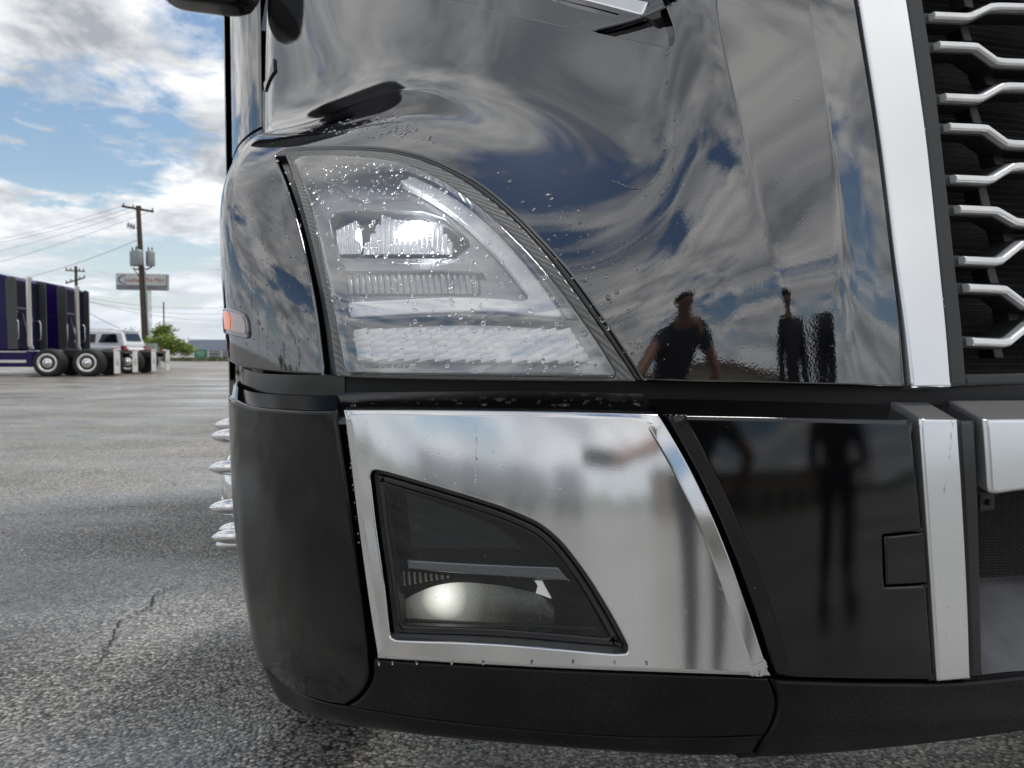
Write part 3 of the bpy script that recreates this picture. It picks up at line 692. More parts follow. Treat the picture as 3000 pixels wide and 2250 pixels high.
PIL = path(B, [[(2796,1228),(2856,1230)], [(2856,1230),(2866,1440),(2872,1700),(2878,1975)], [(2878,1985),(2834,1987)], [(2834,1987),(2824,1740),(2812,1480),(2796,1228)]])
pl = hp('bumper_pillar', B, PIL, M_SATIN, off=.004, edge=.008, step=.012, back=lb, parent=bumper)
tE = B.inv([(3180, 1204), (3180, 1428), (3180, 1970)])[:, 1]
CEN = path(B, [[(2862,1204),(3000,1200),(3180,1204)], ('st', [(.9985, tE[0]), (.9985, tE[1])]), [(3180,1428),(3000,1434),(2905,1446)], [(2905,1446),(2884,1442),(2878,1425)], [(2878,1425),(2870,1300),(2862,1204)]])
cn = hp('centre_silver_panel', B, CEN, M_STRIP, off=.013, edge=.006, step=.014, back=VV * .055 + ZV * .022, parent=bumper)
# lower lip: band, under-band and the piece toward the middle
BAND = path(B, [[(1116,1930),(1400,1947),(1700,1962),(2246,1983)], [(2246,1983),(2264,2030),(2268,2070),(2255,2115),(2236,2150)], [(2236,2150),(2000,2156),(1700,2147),(1300,2108),(1022,2066)],
                [(1022,2066),(1055,2045),(1085,2010),(1098,1975),(1100,1930),(1116,1930)]])
hp('lip_band', B, BAND, M_LIP, off=.005, edge=.004, step=.012, parent=bumper)
tL0 = B.inv([(776, 1950)])[0][1] + .004; 
UND = path(B, [('st', [(0.0, .965), (0.0, tL0), (.06, tL0)]), [(778,1952),(815,1992),(880,2034),(960,2060),(1020,2070),(1300,2112),(1700,2151),(2000,2160),(2235,2155)], [(2235,2155),(2215,2190),(2195,2221)], ('st', [(float(B.inv([(2195, 2215)])[0][0]), .965)])])
hp('lip_underside', B, UND, M_LIP, off=.001, edge=.004, step=.014, parent=bumper)
RGT = path(B, [[(2252,1988),(2500,1996),(2730,1998),(2880,1990),(3000,1978),(3180,1970)], ('st', [(.9985, tE[2]), (.9985, .965), (float(B.inv([(2200, 2215)])[0][0]), .965)]), [(2200,2218),(2222,2190),(2242,2152),(2262,2115),(2274,2070),(2270,2030),(2252,1988)]])
hp('lip_centre', B, RGT, M_LIP, off=.005, edge=.006, step=.014, parent=bumper)
# black sheet added behind all bumper pieces to darken their gaps
Bin = Loft(BC + VV * .045, 2, 200)
o = sheet('bumper_gap_backing', Bin, 0, M_DARK, bumper, 0.02, float(B.inv([(2880, 1500)])[0][0]), 0.0, .98, 70, 40)
# intake opening in the middle: sloping grey shelf, mesh, bracket and bolt
Bs = Loft(BC + VV * .085, 2, 240)
shelf_f = at(2884, 1975, 1.02); 
mb = MB(); q0, q1 = at(2840, 1995, 1.035), at(3300, 1950, 1.105); q2, q3 = at(2840, 1690, 1.165), at(3300, 1670, 1.27); q1 = q1 + UV * (1.36 - q1 @ UV); q3 = q3 + UV * (1.36 - q3 @ UV)
ns = 10; V = []; 
for j in range(ns + 1):
    k = j / ns; e = k * k * (3 - 2 * k) * .25 + k * .75
    V += [q0 * (1 - k) + q2 * k, q1 * (1 - k) + q3 * k]
mb.add(V, [(2 * j, 2 * j + 1, 2 * j + 3, 2 * j + 2) for j in range(ns)], True)
mb.build('intake_shelf', mat('grey_weathered_plastic', (.10, .10, .105), .38, var=.35, vscale=14, rvar=.12), bumper)
mb = MB(); m0, m1 = at(2872, 1705, 1.15), at(3300, 1690, 1.25); m1 = m1 + UV * (1.36 - m1 @ UV); upm = (at(2872, 1380, 1.15) - m0)
mb.add([m0 + VV * .015, m1 + VV * .015, m1 + upm + VV * .015, m0 + upm + VV * .015], [(0, 1, 2, 3)])
mb.build('intake_backing', mat('screen_backing_black', (.006, .006, .006), .7), bumper)
mb = MB(); du = (m1 - m0) / np.linalg.norm(m1 - m0); Lm = np.linalg.norm(m1 - m0); Hm = np.linalg.norm(upm); cw, chh = .0085, .0042
for j in range(int(Hm / chh)):
    base = m0 + ZV * chh * j
    k = int(Lm / cw); ptsz = [base + du * (cw * (i + (.5 if j % 2 else 0))) + ZV * ((chh * .35) if i % 2 else 0) for i in range(k)]
    mb.tube(ptsz, .0006, 3, False)
    for i in range(0, k - 1, 1): 
        if (i + j) % 2 == 0: mb.tube([ptsz[i], ptsz[i] + ZV * chh], .0005, 3, False)
o = mb.build('intake_mesh', mat('mesh_wire_black', (.03, .03, .032), .4), bumper); o['kind'] = 'stuff'
mb = MB(); bpz = at(2908, 1474, 1.10); mb.box(bpz + VV * .012, (.028, .008, .026), Matrix.Rotation(TH, 3, 'Z')); mb.build('mesh_bracket', M_FRAME, bumper, .002)
mb = MB(); mb.lathe([(.0, .0), (.0048, 0), (.0048, .005), (.003, .0065), (0, .0065)], bpz + VV * .008, -VV, 6); mb.build('bracket_bolt', M_FRAME, bumper)
# black ledge above the silver panel, and the neck between fender and bumper
sA, sB = B.inv([(994, 1203), (1936, 1216)])[:, 0]; ss = np.linspace(sA, sB, 40); P_, N_ = B.ev(np.stack([ss, np.full(40, .012)], -1)); P_ = P_ + N_ * .003
prof = [(0, -.006), (.004, .0005), (.012, .004), (.045, .019), (.052, .024), (.056, .035)]
mb = MB(); mb.add([p + VV * a_ + ZV * b_ for p in P_ for a_, b_ in prof], [(i * 6 + k, (i + 1) * 6 + k, (i + 1) * 6 + k + 1, i * 6 + k + 1) for i in range(39) for k in range(5)], True); mb.build('bumper_ledge', M_SATIN, bumper)
topr = BC[0]
ncur = Loft(np.array([[p + VV * .048 + UV * .012 + ZV * (.0) for p in topr], [p + VV * .049 + UV * .012 + ZV * .03 for p in topr], [p + VV * .050 + UV * .012 + ZV * .048 for p in topr]]), 1, 100)
o = sheet('bumper_neck', ncur, 0, M_SATIN, None, .0, float(sA) - .002, 0, 1, 40, 8); adopt(o, TRUCK)
ncu2 = Loft(np.array([[p + VV * .058 + ZV * (-.02) for p in topr], [p + VV * .060 + ZV * .03 for p in topr], [p + VV * .062 + ZV * .048 for p in topr]]), 1, 100)
o = sheet('gap_dark_sheet', ncu2, 0, M_DARK, None, float(sA) - .004, .99, 0, 1, 40, 8); adopt(o, TRUCK)  # black sheet added so the gap below the hood reads dark

# ================================================================== HEADLIGHT
HLP = empty('headlight'); adopt(HLP, TRUCK)
Z = lambda L: [z5(a, b) for a, b in L]
LO_L = Z([(388,172),(440,330),(480,460),(520,620),(560,800),(598,1000),(622,1180),(635,1238)])
LO_B = Z([(640,1247),(900,1253),(1200,1258),(1600,1265),(1950,1268),(2052,1266)])
LO_C = Z([(2052,1266),(2066,1260),(2066,1246)])
LO_R = Z([(2066,1246),(2010,1160),(1900,1000),(1800,858),(1700,722),(1600,602),(1500,497),(1400,408),(1300,330),(1200,267),(1100,218),(980,178),(850,154),(700,146),(560,146),(450,150),(405,158),(388,172)])
IN_L = Z([(432,205),(480,330),(525,470),(565,640),(605,830),(640,1010),(672,1185)])
IN_B = Z([(672,1185),(680,1212),(705,1223)]), Z([(705,1223),(1200,1233),(1935,1241)]), Z([(1935,1241),(1968,1235),(1970,1208)])
IN_R = Z([(1970,1208),(1900,1092),(1800,946),(1700,810),(1600,690),(1500,585),(1400,490),(1300,408),(1200,335),(1100,275),(1000,230),(900,202),(780,186),(600,177),(480,182),(432,205)])
LENS_O = path(U, [LO_L, LO_B, LO_C, LO_R]); IN_PX = [IN_L, IN_B[0], IN_B[1], IN_B[2], IN_R]; LENS_I = path(U, IN_PX)
def flange_mat():
    m = glass_thin('ribbed_clear_flange', (.72, .73, .72), 1.6, .12, haze=.32, hcol=(.42, .42, .40)); nt = m.node_tree
    tc = nt.nodes.new('ShaderNodeTexCoord'); wv = nt.nodes.new('ShaderNodeTexWave'); wv.inputs['Scale'].default_value = 62; wv.inputs['Distortion'].default_value = .6; wv.bands_direction = 'DIAGONAL'
    nt.links.new(tc.outputs['Object'], wv.inputs[0]); bp = nt.nodes.new('ShaderNodeBump'); bp.inputs['Strength'].default_value = .5; bp.inputs['Distance'].default_value = .002
    nt.links.new(wv.outputs[0], bp.inputs['Height'])
    for n in nt.nodes:
        if n.type in ('BSDF_GLOSSY', 'BSDF_DIFFUSE', 'FRESNEL'): nt.links.new(bp.outputs[0], n.inputs['Normal'])
    return m
LENS_G = glass_thin('clear_headlight_lens', (.98, .98, .98), 2.6, .006)
hp('lens_flange', U, LENS_O, flange_mat(), off=.001, thick=.012, edge=.003, step=.010, holes=[LENS_I], parent=HLP)
LENS_I2 = path(U, IN_PX); LENS_I2, _ = inset(U, LENS_I2, -.0003)
lens = hp('lens', U, LENS_I, LENS_G, off=.004, thick=.004, edge=.004, step=.012, parent=HLP); lens['label'] = 'clear curved headlight lens covered with rain beads'
# seal around the lens
SEAL = path(U, [[(q[0] - .6, q[1] + 1.2) for q in GASK], [GASK[-1], z5(2072, 1248)], [(q[0] + 1.4, q[1] - 1.4) for q in LO_R]])
hp('lens_seal', U, SEAL, M_RUBBER, off=-.001, thick=.02, edge=.002, step=.010, parent=HLP)
LSTR = path(U, [[(q[0] + 3, q[1]) for q in LEFTGAP], [(z5(572, 1225)[0] + 3, z5(572, 1225)[1]), z5(625, 1235)], [(q[0] - 3, q[1]) for q in LO_L[::-1]]])
hp('inner_trim', U, LSTR, M_SATIN, off=-.012, thick=.02, edge=.002, step=.012, parent=HLP)
# housing
INV = VV * .84 + UV * .54; Uh = Loft(UC + INV * .058, 1, 300); Ud = Loft(UC + INV * .034, 1, 300); Uc = Loft(UC + INV * .095, 1, 300); Um = Loft(UC + INV * .072, 1, 300)
M_BEZ = mat('headlight_bezel_silver', (.30, .31, .33), .2, .5, ior=1.5, var=.06, vscale=9)
M_BEZD = mat('headlight_bezel_grey', (.16, .165, .175), .28, .4, var=.1, vscale=9)
M_DRL = mat('light_guide_white', (.93, .94, .95), .10, .0, ior=1.55, coat=.5, coat_rough=.03)
M_REF = mat('reflector_bright', (.90, .90, .91), .16, .75)
M_REFD = mat('reflector_dark_chrome', (.20, .23, .28), .15, .9)
def zp(loft, L, smooth=False): return path(loft, [Z(L)] if smooth else [Z([L[i], L[(i + 1) % len(L)]]) for i in range(len(L))], 4)
MODULE = zp(Uh, [(600,470),(625,445),(820,432),(1050,440),(1150,475),(1262,575),(1268,610),(1200,662),(645,662),(618,570)])
BEZ = path(Uh, [[(x + (4 if x > 1300 else -4), y + (4 if y > 900 else -5)) for x, y in sg] for sg in IN_PX])
hp('bezel', Uh, BEZ, M_BEZ, off=0, thick=.02, edge=.003, step=.014, holes=[MODULE], parent=HLP)
def wall(name, A, Bp, m, parent):
    n = len(A); mb = MB(); mb.add(list(A) + list(Bp), [(i, (i + 1) % n, n + (i + 1) % n, n + i) for i in range(n)], True); return mb.build(name, m, parent)
wi = path(U, IN_PX); wpx = proj(U.pos(wi)); wb = Uh.pos(Uh.inv([(x + (4 if x > 1300 else -4), y + (4 if y > 900 else -5)) for x, y in wpx])); wf = U.pos(wi) + VV * .006
wall('housing_wall', wf, wb, M_BEZD, HLP)
mpx = proj(Uh.pos(MODULE)); wall('module_wall', Uh.pos(MODULE), Uc.pos(Uc.inv(mpx)), M_REFD, HLP)
hp('module_back', Uc, Uc.inv(mpx), M_REFD, off=0, thick=.005, edge=.002, step=.014, parent=HLP)
# stepped rim above the module
hp('bezel_step', Ud, path(Ud, [Z([(470,235),(600,262),(760,300),(880,330),(960,345)]), Z([(960,345),(700,350),(640,300),(560,270),(470,235)])]), M_BEZ, off=-.012, thick=.012, edge=.003, step=.012, parent=HLP)
hp('bezel_shelf', Ud, path(Ud, [Z([(640,672),(1230,672)]), Z([(1230,672),(1300,700),(1330,722)]), Z([(1330,722),(660,716)]), Z([(660,716),(640,672)])]), M_BEZ, off=-.010, thick=.02, edge=.003, step=.012, parent=HLP)
# light guide: diagonal band turning into the bar along the bottom
DRL = path(Ud, [Z([(1005,272),(1180,362),(1330,472),(1480,622),(1620,795),(1712,928)]), Z([(1712,928),(1712,942),(1695,948)]), Z([(1695,948),(720,952)]), Z([(720,952),(695,945),(685,895)]), Z([(685,895),(690,878),(712,874)]),
                Z([(712,874),(1500,868)]), Z([(1500,868),(1545,862),(1552,840)]), Z([(1552,840),(1480,748),(1380,628),(1230,480),(1080,370),(935,292)]), Z([(935,292),(1005,272)])])
hp('light_guide', Ud, DRL, M_DRL, off=0, thick=.014, edge=.003, step=.010, parent=HLP)
hp('bezel_rail', Ud, path(Ud, [Z([(1070,268),(1240,362),(1390,482),(1540,632),(1680,805),(1790,955)]), Z([(1790,955),(1740,955)]), Z([(1740,955),(1640,800),(1500,628),(1350,478),(1200,362),(1030,272)]), Z([(1030,272),(1070,268)])]), M_BEZ, off=-.006, thick=.012, edge=.003, step=.012, parent=HLP)
hp('divider', Ud, path(Ud, [Z([(652,966),(1820,970)]), Z([(1820,970),(1828,984)]), Z([(1828,984),(656,980)]), Z([(656,980),(652,966)])]), M_BEZD, off=.006, thick=.02, edge=.002, step=.014, parent=HLP)
# projector ribs and lamp
def rib(loft, a, b, r, m, name):
    st = loft.inv([z5(*a), z5(*b)]); P = loft.pos(st); mb = MB(); mb.tube([P[0], P[0] * .5 + P[1] * .5 - VV * .003, P[1]], r, 8); return mb.build(name, m, HLP)
for i in range(17):
    k = i / 16; x = 785 + 395 * k; ytop = np.interp(x, [785, 862, 910, 1120, 1180], [600, 470, 492, 505, 600])
    rib(Um, (x, ytop), (x - 5, 655), .0056, M_REF, 'reflector_rib')
for i in range(5): rib(Um, (645 + 20 * i, 540 - 10 * i), (655 + 20 * i, 655), .006, M_REF, 'reflector_rib')
for i in range(21): rib(Uh, (695 + 30 * i, 752), (705 + 30 * i, 842), .0062, M_BEZ, 'guide_rib')
M_LED = mat('led_glow', (1, 1, 1), .3, emit=(.95, .99, 1.0), estr=24.0)
M_STREAK = mat('streak_glow_soft', (.9, .95, 1), .3, emit=(.85, .95, 1.0), estr=2.2)
def blob(name, loft, c, rx, rz, ry, m, parent, px=True):
    P = loft.pos(loft.inv([c]))[0]; me = bpy.data.meshes.new(name); bm = bmesh.new(); bmesh.ops.create_uvsphere(bm, u_segments=24, v_segments=14, radius=1)
    R = Matrix.Rotation(TH - rad(22), 4, 'Z')
    bmesh.ops.transform(bm, matrix=Matrix.Translation(Vector(P)) @ R @ Matrix.Diagonal((rx, ry, rz, 1)), verts=bm.verts); bm.to_mesh(me); bm.free()
    me.polygons.foreach_set('use_smooth', [True] * len(me.polygons)); return link(name, me, m, parent)
o = blob('projector_lamp', Um, z5(1018, 560), .034, .024, .012, M_LED, HLP); o['label'] = 'bright lit white projector lamp'
blob('cell_glow_streak', Um, z5(738, 590), .006, .024, .006, M_STREAK, HLP)  # narrow, softly emissive blob at the edge of the left reflector cell
# turn signal reflector made of small pillow cells
TURN = [(712,1006),(1750,1010),(1852,1163),(735,1152)]
hp('turn_signal_tray', Ud, zp(Ud, [(704,998),(1756,1002),(1866,1170),(730,1160)]), M_DRL, off=-.010, thick=.012, edge=.002, step=.014, parent=HLP)
def cell_mesh():
    mb = MB(); n = 5; V = []
    for j in range(n):
        for i in range(n):
            a, b = i / (n - 1) * 2 - 1, j / (n - 1) * 2 - 1; V.append((a * .5, -(1 - a * a) * (1 - b * b * .8) * .16, b * .5))
    mb.add(V, [(j * n + i, j * n + i + 1, (j + 1) * n + i + 1, (j + 1) * n + i) for j in range(n - 1) for i in range(n - 1)], True)
    o = mb.build('cell_tmp', mat('turn_cell_silver', (.92, .92, .93), .25, .1)); me = o.data; bpy.data.objects.remove(o); return me
CM = cell_mesh()
for r in range(5):
    for c in range(15):
        def q(u, v):
            a = np.array(TURN[0]) * (1 - u) + np.array(TURN[1]) * u; b = np.array(TURN[3]) * (1 - u) + np.array(TURN[2]) * u; return z5(*(a * (1 - v) + b * v))
        P = Ud.pos(Ud.inv([q(c / 15, r / 5), q((c + 1) / 15, r / 5), q(c / 15, (r + 1) / 5), q((c + 1) / 15, (r + 1) / 5)]))
        ctr = P.mean(0); ex = (P[1] + P[3] - P[0] - P[2]) / 2; ez = (P[0] + P[1] - P[2] - P[3]) / 2; ey = np.cross(ez, ex); ey /= np.linalg.norm(ey)
        o = bpy.data.objects.new('reflector_cell', CM); COL.objects.link(o); o.parent = HLP
        dep = .010 * random.uniform(.6, 1.2)
        o.matrix_local = Matrix(((ex[0], ey[0] * dep, ez[0], ctr[0]), (ex[1], ey[1] * dep, ez[1], ctr[1]), (ex[2], ey[2] * dep, ez[2], ctr[2]), (0, 0, 0, 1)))
def text_mesh(name, body, size, m, parent, loc, ex, ez, extrude=.0004, align='LEFT', shear=0.0):
    cu = bpy.data.curves.new(name, 'FONT'); cu.body = body; cu.size = size; cu.extrude = extrude; cu.align_x = align; cu.resolution_u = 3; cu.shear = shear
    t = bpy.data.objects.new(name, cu); COL.objects.link(t); dg = bpy.context.evaluated_depsgraph_get(); me = bpy.data.meshes.new_from_object(t.evaluated_get(dg)); bpy.data.objects.remove(t)
    ex = np.array(ex) / np.linalg.norm(ex); ez = np.array(ez) - ex * (np.array(ez) @ ex); ez /= np.linalg.norm(ez); ey = np.cross(ex, ez)
    me.transform(Matrix(((ex[0], ez[0], ey[0], loc[0]), (ex[1], ez[1], ey[1], loc[1]), (ex[2], ez[2], ey[2], loc[2]), (0, 0, 0, 1))))
    me.name = name; me.materials.clear(); return link(name, me, m, parent)
lp = U.pos(U.inv([z5(760, 1190), z5(960, 1192), z5(760, 1170)])); text_mesh('lens_marking', 'SAE HR DOT VOR III', .0075, mat('lens_mark_grey', (.45, .46, .48), .3), HLP, lp[0] - VV * .0065, lp[1] - lp[0], lp[2] - lp[0])

# ================================================================== FOG LAMP
FGP = empty('fog_lamp'); adopt(FGP, TRUCK)
Bf = Loft(BC + VV * .006, 2, 300); Bd = Loft(BC + VV * .030, 2, 300); Be = Loft(BC + VV * .048, 2, 300)
FOGF = path(Bf, FOG, 4); FI, _ = inset(Bf, FOGF, .0065); FO_, _ = inset(Bf, FOGF, -.001)
hp('fog_seal', Bf, FOGF, M_RUBBER, off=-.003, thick=.02, edge=.002, step=.010, holes=[FI], parent=FGP)
FI2, _ = inset(Bf, FOGF, .0068); FB, _ = inset(Bf, FOGF, .016)
hp('fog_lens_rim', Bf, FI2, mat('fog_rim_black', (.015, .015, .016), .12, ior=1.6), off=.000, thick=.012, edge=.003, step=.010, holes=[FB], parent=FGP)
hp('fog_lens', Bf, path(Bf, FOG, 4) * 0 + inset(Bf, FOGF, .0155)[0], glass_thin('smoked_fog_lens', (.62, .64, .65), 1.5, .02), off=.001, thick=.003, edge=.002, step=.012, parent=FGP)
fbpx = proj(Bf.pos(inset(Bf, FOGF, .012)[0])); hp('fog_housing', Be, Be.inv(fbpx), mat('fog_housing_grey', (.08, .08, .081), .42, var=.2, vscale=12), off=0, thick=.01, edge=.002, step=.014, parent=FGP)
wall('fog_wall', Bf.pos(inset(Bf, FOGF, .012)[0]), Be.pos(Be.inv(fbpx)), mat('fog_wall_black', (.014, .014, .015), .35), FGP)
ZF = lambda L: [zf(a, b) for a, b in L]
hp('fog_trim_bar', Bd, path(Bd, [ZF([(560,674),(900,694),(1250,710),(1600,722)]), ZF([(1600,722),(1690,826)]), ZF([(1690,826),(1250,795),(900,770),(562,742)]), ZF([(562,742),(560,674)])]), mat('fog_bar_chrome', (.42, .43, .45), .22, .9), off=0, thick=.012, edge=.003, step=.010, parent=FGP)
hp('fog_brow', Bd, path(Bd, [ZF([(520,200),(800,300),(1050,395),(1200,470),(1300,560),(1350,620)]), ZF([(1350,620),(560,620)]), ZF([(560,620),(520,200)])]), mat('fog_brow_grey', (.042, .042, .043), .5), off=-.012, thick=.01, edge=.003, step=.012, parent=FGP)
hp('fog_sill', Bd, path(Bd, [ZF([(560,1088),(1200,1118),(1868,1140)]), ZF([(1868,1140),(1880,1170)]), ZF([(1880,1170),(1200,1150),(556,1122)]), ZF([(556,1122),(560,1088)])]), mat('fog_sill_grey', (.05, .05, .052), .3, .3), off=-.004, thick=.012, edge=.002, step=.012, parent=FGP)
def fog_dome():
    n, m_ = 40, 14; top_ = [(548,940),(640,885),(760,838),(900,816),(1050,822),(1200,838),(1330,866),(1450,900),(1560,985)]; bot = [(556,1085),(680,1092),(800,1096),(920,1102),(1050,1108),(1180,1114),(1300,1119),(1420,1124),(1560,1130)]
    tp, bt_ = np.array(crom(ZF(top_), 5)), np.array(crom(ZF(bot), 5)); n = len(tp); V = []
    for j in range(m_):
        k = j / (m_ - 1); px = tp * (1 - k) + bt_ * k; P = Be.pos(Be.inv(px)); bulge = .020 * math.sin(math.pi * min(1, .12 + k * .88)) ** .7
        sw = np.sin(np.linspace(.1, math.pi - .1, n)) ** .5; V += list(P - VV * (bulge * sw)[:, None])
    mb = MB(); mb.add(V, [(j * n + i, j * n + i + 1, (j + 1) * n + i + 1, (j + 1) * n + i) for j in range(m_ - 1) for i in range(n - 1)], True)
    m = bpy.data.materials.new('fog_dome_glow'); m.use_nodes = True; nt = m.node_tree; b = nt.nodes['Principled BSDF']; b.inputs['Base Color'].default_value = (.20, .20, .19, 1); b.inputs['Metallic'].default_value = .7; b.inputs['Roughness'].default_value = .3
    gc = Be.pos(Be.inv([zf(800, 900)]))[0] - VV * .015
    tc = nt.nodes.new('ShaderNodeTexCoord'); vm = nt.nodes.new('ShaderNodeVectorMath'); vm.operation = 'DISTANCE'; nt.links.new(tc.outputs['Object'], vm.inputs[0]); vm.inputs[1].default_value = tuple(gc)
    r = nt.nodes.new('ShaderNodeValToRGB'); nt.links.new(vm.outputs['Value'], r.inputs[0]); e = r.color_ramp.elements
    e[0].position = 0; e[0].color = (1.0, .98, .90, 1); e[1].position = .10; e[1].color = (.005, .005, .004, 1); q = e.new(.014); q.color = (.62, .61, .53, 1); q = e.new(.035); q.color = (.13, .13, .115, 1); q = e.new(.06); q.color = (.035, .034, .028, 1)
    # speckle of dried spray
    n_ = nt.nodes.new('ShaderNodeTexVoronoi'); n_.inputs['Scale'].default_value = 420; nt.links.new(tc.outputs['Object'], n_.inputs[0]); r2 = nt.nodes.new('ShaderNodeValToRGB'); nt.links.new(n_.outputs['Distance'], r2.inputs[0])
    r2.color_ramp.elements[0].position = .12; r2.color_ramp.elements[0].color = (.75, .75, .72, 1); r2.color_ramp.elements[1].position = .2; r2.color_ramp.elements[1].color = (.16, .16, .15, 1); nt.links.new(r2.outputs[0], b.inputs['Base Color'])
    nt.links.new(r.outputs[0], b.inputs['Emission Color']); b.inputs['Emission Strength'].default_value = 1.7
    o = mb.build('fog_dome', m, FGP); o['label'] = 'dome of the lit fog lamp with dried spray'
fog_dome()
hp('fog_reflector', Bd, path(Bd, [ZF([(1432,828),(1480,830)]), ZF([(1480,830),(1545,948)]), ZF([(1545,948),(1438,910)]), ZF([(1438,910),(1452,860)]), ZF([(1452,860),(1432,828)])]), mat('fog_reflector_lit', (.9, .9, .88), .25, emit=(1, .98, .9), estr=.35), off=-.006, thick=.006, edge=.001, step=.01, parent=FGP)
for i in range(9):
    x = 545 + 38 * i; a, b = Bd.pos(Bd.inv([zf(x, 760 + i * 4), zf(x + 6, 860 - i * 6)])); mb = MB(); mb.tube([a + VV * .008, b + VV * .008], .0028, 6); mb.build('fog_rib', mat('fog_rib_chrome', (.5, .48, .42), .2, .9), FGP)

# ================================================================== SIDE MARKER, BADGE
SM = empty('side_marker'); adopt(SM, TRUCK)
hp('marker_bezel', U, path(U, [[(660,905),(671,902),(695,909),(719,920)], [(719,920),(727,938),(731,965),(731,988)], [(731,988),(724,992),(690,984),(662,976)], [(662,976),(659,940),(660,905)]]), mat('marker_bezel_grey', (.30, .30, .31), .15, .6), off=.004, thick=.01, edge=.002, step=.006, parent=SM)
hp('amber_lens', U, path(U, [[(664,911),(679,915)], [(679,915),(684,930),(685,948),(684,968)], [(684,968),(667,964)], [(667,964),(664,940),(664,911)]]), mat('amber_plastic', (.75, .14, .01), .12, emit=(1, .22, .02), estr=.25, coat=.6), off=.006, thick=.004, edge=.001, step=.005, parent=SM)
hp('clear_lens', U, path(U, [[(681,915),(700,919),(718,927)], [(718,927),(725,943),(728,962),(728,979)], [(728,979),(705,974),(686,969)], [(686,969),(687,948),(686,930),(681,915)]]), mat('pink_clear_plastic', (.48, .34, .33), .08, coat=.8, ior=1.7), off=.006, thick=.004, edge=.001, step=.005, parent=SM)
BADGE = path(U, [[(790,232),(806,173)], [(806,173),(808,210)], [(808,210),(781,270)], [(781,270),(778,246)], [(778,246),(790,232)]])
hp('badge', U, BADGE, mat('badge_dark', (.05, .05, .052), .2, .6), off=.006, thick=.008, edge=.002, step=.02)

# ================================================================== FRONT WHEEL (its nut covers peep past the bumper)
WH = empty('front_wheel'); adopt(WH, TRUCK)
tip = at(629, 1420, 1.9); HUB = tip + UV * .075; RW = HUB[2]; AX = -UV
M_TYRE = mat('tyre_rubber', (.018, .018, .018), .75, var=.3, vscale=20, bump=.2, bscale=150)
mb = MB(); mb.lathe([(.29, -.02), (.33, -.05), (RW - .06, -.06), (RW - .015, -.08), (RW, -.12), (RW, -.28), (RW - .015, -.32), (RW - .06, -.34), (.29, -.32)], HUB, AX, 48); mb.build('tyre', M_TYRE, WH)
mb = MB(); mb.lathe([(.0, .0), (.10, .0), (.11, -.01), (.19, -.012), (.22, -.05), (.25, -.10), (.275, -.03), (.29, -.015), (.29, -.03)], HUB, AX, 40, False); mb.build('rim', M_CHROME, WH)
mb = MB(); mb.lathe([(.085, -.0), (.085, .03), (.07, .045), (.03, .055), (0, .058)], HUB, AX, 24); mb.build('hub_cap', M_CHROME, WH)
def nut_mesh():
    mb = MB(); mb.lathe([(.0235, -.012), (.0235, .004), (.019, .010), (.0185, .030), (.0165, .045), (.012, .060), (.006, .070), (0, .074)], (0, 0, 0), (1, 0, 0), 6 * 3); o = mb.build('tmp', M_CHROME); me = o.data; bpy.data.objects.remove(o); return me
NM = nut_mesh()
for k in range(10):
    a = math.pi * 2 * (k + .32) / 10; P = HUB + .150 * (math.cos(a) * VV + math.sin(a) * ZV)
    o = bpy.data.objects.new('lug_nut_cover', NM); COL.objects.link(o); o.parent = WH; o.matrix_local = Matrix.Translation(Vector(P)) @ Matrix.Rotation(TH + math.pi, 4, 'Z')

# ================================================================== CAB SIDE, MIRROR
CAB = empty('cab'); adopt(CAB, TRUCK)
def cab_panel(name, y0, y1, m, off=0):
    pl = [(776, 2.95), (762, 2.98), (735, 3.06), (708, 3.2), (690, 3.42), (684, 3.75)]; mb = MB(); V = []; pts = np.array([at(px, 1035, Y) for px, Y in pl]); pts = np.array(crom(pts, 5)); n = len(pts)
    for z in (y0, y1):
        for p in pts: V.append((p[0], p[1], z))
    mb.add(V, [(i, i + 1, n + i + 1, n + i) for i in range(n - 1)], True); 
    b = [(p[0] + VV[0] * .1 + .9, p[1] + .3 + VV[1] * .1, z) for z in (y0, y1) for p in pts[[0, -1]]]
    return mb.build(name, m, CAB)
zl = .85 + (1035 - 415) / F * 3.1
cab_panel('cab_side', zl + .006, 3.6, M_PAINT); cab_panel('cab_lower_side', .55, zl - .006, M_PAINT)
mb = MB(); a = at(684, 1035, 3.8); b = at(672, 1035, 3.7); mb.prism([(a[0], a[1]), (b[0], b[1]), (b[0] - .012, b[1] + .02), (b[0] - .25, b[1] + 1.2), (a[0] + .2, a[1] + 1.2)], .5, 3.7, 2); mb.build('side_extender', M_SATIN, CAB, .004)
c0 = at(776, 1035, 2.97); c0[2] = 0
def tf(u, v, z): return c0 + UV * u + VV * v + ZV * z
CW = 2 * (CEN_U - float(c0 @ UV)); mb = MB(); V = [tf(.0, .02, .7), tf(CW, .02, .7), tf(CW, 1.6, .7), tf(0, 1.6, .7), tf(.0, .02, 2.1), tf(CW, .02, 2.1), tf(.1, .55, 3.0), tf(CW - .1, .55, 3.0), tf(CW, 1.6, 3.7), tf(0, 1.6, 3.7)]
mb.add(V, [(0, 1, 5, 4), (4, 5, 7, 6), (6, 7, 8, 9), (0, 3, 9, 6, 4), (1, 2, 8, 7, 5), (3, 2, 8, 9)]); mb.build('cab_body', M_PAINT, CAB)
MI = empty('side_mirror'); adopt(MI, TRUCK)
